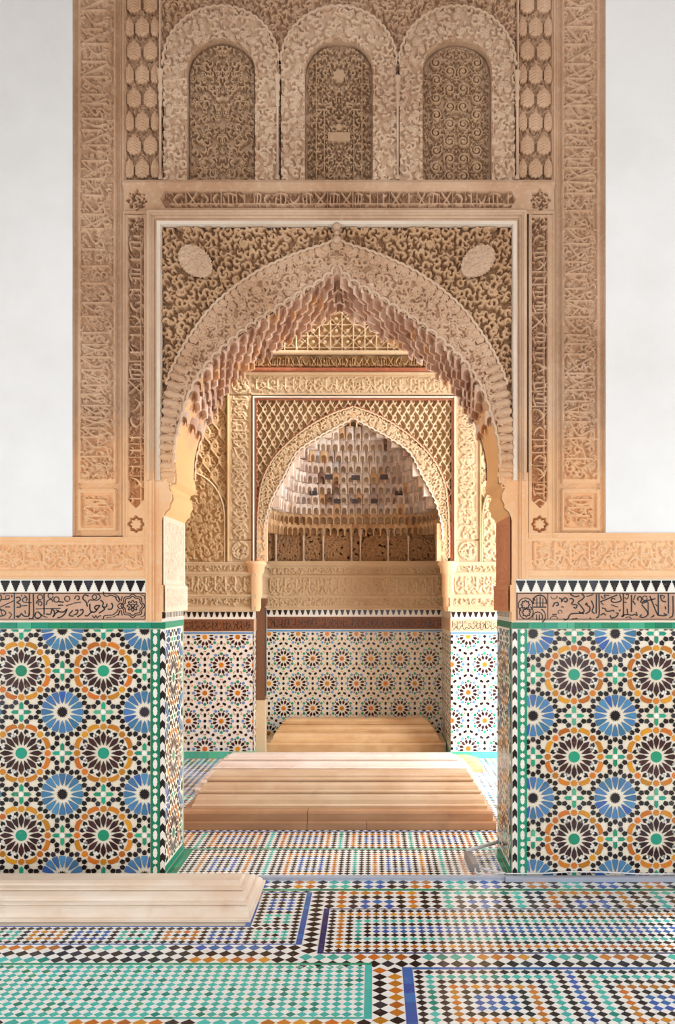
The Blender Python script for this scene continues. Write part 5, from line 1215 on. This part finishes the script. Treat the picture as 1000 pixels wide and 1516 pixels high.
def back_tiles():
    for a, b, nm in ((150, 376, 0), (667.5, 900, 1)):
        x0, x1 = bx(a), bx(b)
        pn = empty('far_tile_panel', back); tag(pn, 'far zellij panel of small twelve pointed stars')
        q = MB(); q.box(x0, x1, YB-0.002, YB+0.04, 0, bz(905)); q.build('tile_bed', 'glaze_white', pn)
        fr = Tiles((0, YB-0.002, 0), (1, 0, 0), (0, 0, 1), (0, -1, 0)); r = (x0, bz(1112), x1, bz(940))
        cu = bx(260+182*.24) if nm == 0 else bx(500+745*.26); cv = bz(840+775*.24) if nm == 0 else bz(840+712*.26)
        lay(fr, zellij12(r[0], r[2], r[1], r[3], cu, cv, 0.303), r, pn, 'star_mosaic', thick=0.002)
        base = [('base_tile', 'bt%d%d' % (nm, k), [(x0+k*.09+.001, .004), (min(x1, x0+k*.09+.089), .004), (min(x1, x0+k*.09+.089), bz(1112.5)), (x0+k*.09+.001, bz(1112.5))], 0, 0, 0, 'glaze_base') for k in range(int((x1-x0)/.09)+1)]
        lay(fr, base, (x0, 0, x1, 1), pn, 'base_course', lambda p: -1.8 < p[2][0][0] < 1.3 and 1, 40, 0.004)
        bar('blue_line', a, 936, b, 938.6, 0.0, 0.006, BACK, 'glaze_sky', pn, 0.1); st = bar('inscription_strip', a, 917, b, 934.5, 0.0, 0.007, BACK, 'brown_inscription' if nm == 0 else 'pale_inscription', pn, 0.02)
        scribble(pn, BACK, a, b, 918.5, 933, 0.006, nm+1)
        teeth(pn, a, b, BACK, 905.5, 916.5, nm)
    # niche: back wall, sides
    pn = empty('niche_tile_panel', back); tag(pn, 'zellij panel of small stars at the back of the niche')
    q = MB(); q.box(NXL, NXR, YN-0.002, YN+0.02, 0, EYE+(VY-902)/SN); q.build('tile_bed', 'grout', pn)
    fr = Tiles((0, YN-0.002, 0), (1, 0, 0), (0, 0, 1), (0, -1, 0)); nz = lambda p: EYE+(VY-p)/SN; nx_ = lambda p: (p-VX)/SN
    r = (NXL+.005, 0.02, NXR-.005, nz(936))
    lay(fr, zellij12(r[0], r[2], r[1], r[3], nx_(260+757*.24), nz(840+716*.24), 0.303), r, pn, 'star_mosaic', thick=0.002)
    bar('blue_line', 394, 932.5, 659, 935, 0.0, 0.006, NICHE, 'glaze_sky', pn, 0.1); bar('inscription_strip', 394, 913, 659, 931, 0.0, 0.007, NICHE, 'brown_inscription', pn, 0.02)
    scribble(pn, NICHE, 394, 659, 914, 930, 0.006, 5); teeth(pn, 394, 659, NICHE, 902, 913, 2)
    for s_, xs in ((0, NXL), (1, NXR)):
        sg = 1 if s_ == 0 else -1
        fr = Tiles((xs, YB, 0), (0, 1, 0), (0, 0, 1), (sg, 0, 0)); x0, x1 = sorted((xs, xs+sg*.003)); q = MB(); q.box(x0, x1, YB-0.002, YN, 0, bz(905)); q.build('side_bed', 'glaze_white' if s_ == 0 else 'grout', pn)
        fr = Tiles((xs+sg*.003, YB, 0), (0, 1, 0), (0, 0, 1), (sg, 0, 0))
        lay(fr, zellij12(0, YN-YB, .07, bz(940), .3, .5, 0.303), (0.01, .07, YN-YB-.01, bz(940)), pn, 'side_mosaic', thick=0.0006)
        lay(fr, [('e', 'sd%d' % s_, [(0, 0), (1.02, 0), (1.02, .07), (0, .07)], 0, 0, 0, 'glaze_base')], (0, 0, 1.03, 1), pn, 'side_base', thick=0.004)
        x0, x1 = sorted((xs, xs+sg*0.008)); q = MB(); q.box(x0, x1, YB-.004, YN, bz(935), bz(916)); q.build('side_inscription', 'pale_inscription', pn)
def scribble(parent, plane, a, b, y0, y1, h, seed):
    """Small dark writing, too fine to read from here."""
    rg = np.random.default_rng(seed); mb = MB(); x = a+3.0; H = y1-y0
    while x < b-6:
        g = rg.uniform(5, 11); w = 0.42
        if rg.random() < .8: ribbon('', [(x, y0+1), (x, y1-rg.uniform(1, 5))], -w, w, h, h+.002, plane, None, None, mb=mb)
        ribbon('', spline([(x, y1-rg.uniform(1, 4)), (x+g*.4, y1-rg.uniform(.5, 3)), (x+g*.75, y0+H*rg.uniform(.3, .7)), (x+g, y1-rg.uniform(2, 6))], 9), -w, w, h, h+.002, plane, None, None, mb=mb)
        q = rg.uniform(0, 3); r = rg.uniform(1.2, 2.4); cx, cy = x+g*.5, y0+H*rg.uniform(.2, .45); ribbon('', [(cx+r*math.cos(t), cy+r*math.sin(t)) for t in np.linspace(q, q+5, 8)], -w*.8, w*.8, h, h+.002, plane, None, None, mb=mb)
        x += g
    mb.build('lettering', 'ink', parent)
def teeth(parent, a, b, plane, y0, y1, seed):
    bar('merlon_strip', a, y0, b, y1, 0.0, 0.006, plane, 'glaze_white', parent, 0.02); mb = MB(); x = a+4.0
    while x < b-3:
        v = [plane(x+dx, yy, hh) for hh in (.006, .009) for dx, yy in ((-3.2, y0+.6), (3.2, y0+.6), (1.0, y1-3), (-1.0, y1-3))]
        mb.add(v, [(4, 5, 6, 7), (0, 1, 5, 4), (1, 2, 6, 5), (2, 3, 7, 6), (3, 0, 4, 7)]); x += 8.4
    tag(mb.build('merlon_tiles', 'glaze_black', parent), kind='stuff')
back_tiles()
def niche_upper():
    rng = np.random.default_rng(131)
    # cornice of the niche back wall
    C = Canvas(392, 831, 661, 903, 0.95); script_horizontal(C, 396, 657, 857, 880, w=1.1, gap=(8, 17), rng=rng, leaf=0.75, lg=6, ls=5)
    fill(C, 5, ['crescent', 'ess'], 4, 0.9, 1, 1, box_=(394, 842, 658, 850), rng=rng); fill(C, 5, ['crescent', 'ess'], 4, 0.9, 1, 1, box_=(394, 886, 658, 896), rng=rng)
    Y = C.Y; fld = ((Y > 841) & (Y < 850)) | ((Y > 855) & (Y < 882)) | ((Y > 885) & (Y < 897)); C.v[~fld] = 0
    ex = np.where(fld, 0, np.where((Y < 838), 0.06, np.where((np.abs(Y-853) < 1.5) | (Y > 900), 0.03, 0.016)))
    relief('niche_cornice', C, -0.006, 0.014, NICHE, 'stucco_far', back, extra=ex)
    for s_, xs in ((0, NXL), (1, NXR)):
        q = MB(); sg = 1 if s_ == 0 else -1
        for z0, z1, d in ((bz(905), bz(898), .03), (bz(898), bz(885), .012), (bz(885), bz(880), .03), (bz(880), bz(852), .012), (bz(852), bz(846), .03), (bz(846), bz(837), .014), (bz(837), bz(831), .045)):
            x0, x1 = sorted((xs-sg*.01, xs+sg*d)); q.box(x0, x1, YB-.03, YN, z0, z1)
        q.build('niche_side_cornice', 'stucco_far', back)
        b = MB()      # rounded impost at the niche corner
        for z, r in ((bz(905), .035), (bz(900), .05), (bz(885), .05), (bz(884), .06), (bz(850), .06), (bz(848), .075), (bz(838), .085), (bz(836), .10), (bz(831), .10)):
            for i in range(14):
                t = 2*PI*i/14; b.v.append((xs+sg*.02+math.cos(t)*r, YB+.03+math.sin(t)*r, z))
        for j in range(8):
            for i in range(14): b.f.append((j*14+i, j*14+(i+1) % 14, j*14+14+(i+1) % 14, j*14+14+i)); b.m.append(0)
        b.f.append(tuple(8*14+i for i in range(14))); b.m.append(0)
        b.build('corner_impost', 'stucco_pale', back, True)
        x0, x1 = sorted((xs, xs+sg*.13)); box('impost_colonnette', x0+.03*(s_ == 0), x1-.03*(s_ == 1), YB-.012, YB+.05, bz(831), bz(775), 'plaster_orange', back)
    # arcade of little panels
    cols = [409, 450, 479, 521, 534, 575, 605, 646]; edges = [394]+cols+[659]
    for i in range(len(edges)-1):
        a, b = edges[i]+1.2, edges[i+1]-1.2; cx = (a+b)/2; hw = (b-a)/2
        C = Canvas(a-1, 772, b+1, 832, 0.8); fill(C, 3.6, ['crescent', 'bud', 'ess'], 3.2, 0.75, 0.8, 1, rng=rng)
        relief('arcade_panel', C, -0.012, 0.0, NICHE, 'stucco_arcade_shade', back)
        if hw > 6: ribbon('arcade_arch', arch_shape(cx, hw, 788, 9, 800, 12), -1.2, 1.6, 0.0, 0.02, NICHE, 'stucco_far_deep', back)
    for px in cols:
        b = MB()
        for y_, r in ((832, 2.2), (829, 2.2), (828.5, 1.35), (792, 1.35), (791, 2.4), (784, 3.6)):
            for i in range(8):
                t = 2*PI*i/8; x, y, z = NICHE(px+math.cos(t)*r, y_, 0.02+math.sin(t)*r/SN); b.v.append((x, y, z))
        for j in range(5):
            for i in range(8): b.f.append((j*8+i, j*8+(i+1) % 8, j*8+8+(i+1) % 8, j*8+8+i)); b.m.append(0)
        b.build('arcade_colonnette', 'trim_white', back, True)
    # honeycomb vault
    xc = bx(BC); zb, zt = EYE+(VY-790)/SN, bz(628)
    hz = np.array([bz(p[1]) for p in b_in]); hh = np.array([(BC-p[0])/SB for p in b_in])
    meshes = [cell('muqarnas_cell', 0.074, 0.125, 0.048, ['muqarnas'], 0.17, 0.56), cell('muqarnas_cell', 0.066, 0.118, 0.040, ['muqarnas'], 0.2, 0.5), cell('muqarnas_cell', 0.076, 0.125, 0.05, ['muqarnas_low'])]
    cnt = 0; tiers = 11
    for k in range(tiers):
        t = k/(tiers-1); z = zb+(zt-zb)*t**0.95
        a = max(0.05, min(0.87, np.interp(min(z-0.02, hz.max()), hz, hh)+0.0)-0.02); dpt = (YN-YB-0.03)*(1-t)**0.75*0.98+0.03
        if k <= 1: a = 0.87
        th = np.linspace(0, PI, 160); e = 0.55
        px = xc+a*np.sign(np.cos(th))*np.abs(np.cos(th))**e; py = YB+0.01+dpt*np.abs(np.sin(th))**e
        L = np.r_[0, np.cumsum(np.hypot(np.diff(px), np.diff(py)))]; n = max(2, int(L[-1]/0.074)); s = np.linspace(0, L[-1], n+1)
        s = (s[:-1]+s[1:])/2 if k % 2 else s[1:-1]
        for q in s:
            x, y = np.interp(q, L, px), np.interp(q, L, py); x2, y2 = np.interp(q+.03, L, px), np.interp(q+.03, L, py); tx, ty = x2-x, y2-y
            nn = Vector((-ty, tx, 0)); 
            if nn.dot(Vector((xc-x, YB-0.3-y, 0))) < 0: nn = -nn
            put(meshes[2] if k < 2 else meshes[(cnt+k) % 2], 'muqarnas_cell', back, (x, y, z+0.10), tuple(nn), 0.0); cnt += 1
        if k < tiers-1:     # stepped web behind the cells
            b = MB(); z1 = zb+(zt-zb)*((k+1)/(tiers-1))**0.95+0.1; m = len(px)
            for i in range(0, m, 4): b.v += [(px[i], py[i]+.03, z), (px[i], py[i]+.03, z1)]
            for i in range(len(b.v)//2-1): b.f.append((2*i, 2*i+2, 2*i+3, 2*i+1)); b.m.append(0)
            b.build('vault_web', 'stucco_far', back)
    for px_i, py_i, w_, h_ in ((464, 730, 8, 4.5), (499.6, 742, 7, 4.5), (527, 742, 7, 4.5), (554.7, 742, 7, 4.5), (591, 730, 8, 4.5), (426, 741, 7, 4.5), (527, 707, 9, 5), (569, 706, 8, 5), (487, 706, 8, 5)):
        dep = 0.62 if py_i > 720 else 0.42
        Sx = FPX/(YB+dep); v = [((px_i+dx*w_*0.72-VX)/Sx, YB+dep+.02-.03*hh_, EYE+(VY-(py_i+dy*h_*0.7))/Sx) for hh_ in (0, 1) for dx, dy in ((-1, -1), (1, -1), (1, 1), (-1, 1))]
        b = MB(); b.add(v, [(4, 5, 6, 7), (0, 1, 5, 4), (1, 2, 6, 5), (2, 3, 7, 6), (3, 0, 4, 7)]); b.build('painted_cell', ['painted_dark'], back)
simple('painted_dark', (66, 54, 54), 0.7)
niche_upper()

# ================================================================== tombs
PROF = [(0, 0), (0, .09), (.03, .12), (.09, .12), (.10, .16), (.13, .26), (.20, .37), (.30, .44), (.27, .46), (.27, .51), (.31, .53), (.40, .53), (.41, .57), (.46, .66), (.56, .73), (.66, .76), (.62, .78), (.62, .84), (.66, .86), (.76, .87), (.78, .93), (.86, 1.0)]
def tomb_layers(root, x0, x1, y0, y1, z0, h, inset, mats, ends=1.0, cut=(3, 15)):
    """Stepped marble prism: foot, body and ridge stone as separate pieces."""
    R = [(a*inset, z0+b*h) for a, b in PROF]
    for nm, (i0, i1), mat in (('foot_stone', (0, cut[0]), mats[0]), ('body_stone', (cut[0], cut[1]), mats[1]), ('ridge_stone', (cut[1], len(R)-1), mats[2])):
        b = MB()
        for i in range(i0, i1+1):
            d, z = R[i]; b.v += [(x0+d*ends, y0+d, z), (x1-d*ends, y0+d, z), (x1-d*ends, y1-d, z), (x0+d*ends, y1-d, z)]
        n = i1-i0+1
        for j in range(n-1):
            for k in range(4): b.f.append((j*4+k, j*4+(k+1) % 4, j*4+4+(k+1) % 4, j*4+4+k)); b.m.append(0)
        b.f.append(tuple((n-1)*4+k for k in range(4))); b.m.append(0)
        b.build(nm, mat, root)
def slab(root, x0, x1, y0, y1, z0, z1, mat, joints=()):
    xs = [x0]+list(joints)+[x1]
    for a, b in zip(xs[:-1], xs[1:]):
        m = MB(); c = min(.012, (z1-z0)*.3); g = .0015
        m.v = [(x, y, z0) for x, y in ((a+g, y0), (b-g, y0), (b-g, y1), (a+g, y1))]+[(x, y, z1-c) for x, y in ((a+g, y0), (b-g, y0), (b-g, y1), (a+g, y1))]+[(x, y, z1) for x, y in ((a+g, y0+c), (b-g, y0+c), (b-g, y1-c), (a+g, y1-c))]
        m.f = [(8, 9, 10, 11), (3, 2, 1, 0)]+[f for i in range(4) for f in ((i, (i+1) % 4, 4+(i+1) % 4, 4+i), (4+i, 4+(i+1) % 4, 8+(i+1) % 4, 8+i))]; m.m = [0]*len(m.f)
        m.build('base_slab', mat, root)
g_ = 'marble tombs on the mosaic floor'
t = empty('tomb', None, (0, 0, 0)); tag(t, 'cream marble tomb against the tiled wall beside the doorway', 'tomb', None, g_)
yt0 = floor_d(1365.5); xt1 = (371-VX)*yt0/FPX
tomb_layers(t, -2.6, xt1, yt0, 4.60, 0.0, 0.118, 0.27, ['marble_front']*3, 0.36)
t = empty('tomb'); tag(t, 'large tan marble tomb on a two step base behind the doorway', 'tomb', None, g_)
yb_ = floor_d(1229); ww = lambda px, y: (px-VX)*y/FPX
slab(t, ww(262, yb_), ww(736, yb_), yb_, 6.40, 0.0, 0.056, 'marble_base', (ww(455, yb_), ww(543, yb_)))
slab(t, ww(268, yb_), ww(731, yb_), yb_+.02, 6.38, 0.056, 0.112, 'marble_base', (ww(455, yb_),))
tomb_layers(t, ww(284, 5.74), ww(722, 5.74), 5.74, 6.33, 0.112, 0.182, 0.27, ['marble_tan']*3, 0.42)
t = empty('tomb'); tag(t, 'pale pink marble tomb behind the large tan tomb', 'tomb', None, g_)
slab(t, ww(288, 6.6), ww(714, 6.6), 6.60, 7.30, 0.0, 0.05, 'marble_pink'); slab(t, ww(297, 6.65), ww(708, 6.65), 6.65, 7.25, 0.05, 0.095, 'marble_pink')
tomb_layers(t, ww(303, 6.70), ww(705, 6.70), 6.70, 7.22, 0.095, 0.155, 0.24, ['marble_pink']*3, 0.8)
t = empty('tomb'); tag(t, 'low marble tomb half hidden between pink tomb and niche', 'tomb', None, g_)
slab(t, ww(330, 7.5), ww(708, 7.86), 7.45, 7.95, 0.0, 0.045, 'marble_amber'); tomb_layers(t, ww(345, 7.6), ww(703, 7.8), 7.52, 7.90, 0.045, 0.05, 0.15, ['marble_amber']*3, 0.6)
slab(t, ww(452, 7.7), ww(531, 7.7), 7.64, 7.74, 0.09, 0.125, 'marble_pink')
t = empty('tomb'); tag(t, 'amber marble tomb standing inside the far niche', 'tomb', None, g_)
slab(t, ww(390, 8.42), ww(661, 8.42), 8.42, 9.05, 0.0, 0.085, 'marble_amber')
tomb_layers(t, ww(401, 8.47), ww(653, 8.47), 8.47, 9.02, 0.085, 0.20, 0.26, ['marble_amber']*3, 0.62)

# ================================================================== wooden post, trunking, light fitting
t = empty('wooden_post'); tag(t, 'dark wooden post with a square cap at the niche corner', 'post')
yp = YB+0.19; S_ = FPX/yp; pxw = lambda p: (p-VX)/S_; pzw = lambda p: EYE+(VY-p)/S_
bz_ = MB(); bz_.box(NXL+.004, NXL+.085, yp-.03, yp+.08, pzw(1036), pzw(893)); bz_.build('shaft', 'old_wood', t)
bz_ = MB(); bz_.box(NXL+.084, NXL+.092, yp-.012, yp+.06, pzw(1030), pzw(900)); bz_.build('inset_panel', 'painted_dark', t)
bz_ = MB(); bz_.box(NXL+.004, NXL+.104, yp-.045, yp+.095, pzw(893), pzw(886)); bz_.box(NXL+.004, NXL+.096, yp-.038, yp+.088, pzw(897), pzw(893)); bz_.build('cap', 'old_wood', t)
bz_ = MB(); bz_.box(NXL+.004, NXL+.090, yp-.034, yp+.084, 0.0, pzw(1036)); bz_.build('foot_block', 'stucco_far', t)
def trunk(label, x0, x1, y, h, d):
    t = empty('cable_trunking'); tag(t, label, 'trunking', None, 'cable trunking along the wall')
    b = MB(); b.box(x0, x1, y-d, y, 0.0, h*.8); b.build('channel', 'trunking', t)
    b = MB(); b.v = [(x, y+q, z) for x in (x0, x1) for q, z in ((-d-.002, h*.62), (-d-.002, h*.9), (-d+.004, h), (0, h))]; b.f = [(0, 4, 5, 1), (1, 5, 6, 2), (2, 6, 7, 3), (0, 1, 2, 3), (4, 7, 6, 5)]; b.m = [0]*5; b.build('lid', 'trunking', t)
trunk('grey cable trunking across the doorway threshold', ww(362, 4.62), ww(748, 4.62), 4.655, 0.020, 0.03)
trunk('grey cable trunking under the tiled wall beside the threshold', ww(749, 4.60), 3.2, 4.635, 0.024, 0.035)
def tube(name, pts, r, mat, parent, n=8):
    P = [Vector(p) for p in pts]; b = MB()
    for i, p in enumerate(P):
        T = (P[min(i+1, len(P)-1)]-P[max(i-1, 0)]).normalized(); A = T.cross(Vector((0, 0, 1))); A = A.normalized() if A.length > 1e-4 else Vector((1, 0, 0)); B_ = A.cross(T)
        b.v += [tuple(p+A*math.cos(2*PI*k/n)*r+B_*math.sin(2*PI*k/n)*r) for k in range(n)]
    for i in range(len(P)-1):
        for k in range(n): b.f.append((i*n+k, i*n+(k+1) % n, (i+1)*n+(k+1) % n, (i+1)*n+k)); b.m.append(0)
    b.f += [tuple(range(n))[::-1], tuple((len(P)-1)*n+k for k in range(n))]; b.m += [0, 0]
    return b.build(name, mat, parent, True)
def sp3(pts, n):
    A = spline([p[:2] for p in pts], n); z = np.interp(np.linspace(0, 1, n), np.linspace(0, 1, len(pts)), [p[2] for p in pts]); return [(a[0], a[1], q) for a, q in zip(A, z)]
t = empty('floor_light'); tag(t, 'small grey light fitting with white rod on the threshold tiles', 'light fitting')
q0, q1 = Vector((ww(693, 5.02), 5.02, .02)), Vector((ww(704, 4.77), 4.77, .02)); ax = (q1-q0).normalized(); sd = ax.cross(Vector((0, 0, 1))).normalized()*.021
b = MB(); cs = [(sd*-1, 0), (sd, 0), (sd, .034), (sd*.7, .042), (sd*-.7, .042), (sd*-1, .034)]
b.v = [tuple(e+s_+Vector((0, 0, z-.02))) for e in (q0, q1) for s_, z in cs]; b.f = [(i, (i+1) % 6, 6+(i+1) % 6, 6+i) for i in range(6)]+[tuple(range(6)), tuple(range(6, 12))[::-1]]; b.m = [0]*8
b.build('housing', 'box_grey', t)
tube('rod', [q0+Vector((.01, -.01, .03)), (ww(737, 5.19), 5.19, .045)], .012, 'wire', t)
tube('lead', sp3([(q1.x, q1.y, .02), (ww(706, 4.72), 4.72, .006), (ww(722, 4.705), 4.705, .006), (ww(746, 4.675), 4.675, .022)], 16), .005, 'wire', t)
tube('lead', sp3([(q1.x+.01, q1.y+.01, .02), (ww(716, 4.79), 4.79, .008), (ww(736, 4.73), 4.73, .012), (ww(748, 4.675), 4.675, .024)], 16), .005, 'wire', t)
t = tube('loose_wire', sp3([(ww(749, 4.645), 4.645, .030), (ww(782, 4.645), 4.645, .030), (ww(800, 4.648), 4.648, .042), (ww(815, 4.645), 4.645, .040), (ww(830, 4.64), 4.64, .030), (ww(1000, 4.64), 4.64, .030)], 30), .004, 'wire', None)
tag(t, 'thin white wire lying on the trunking under the tiles', 'wire')
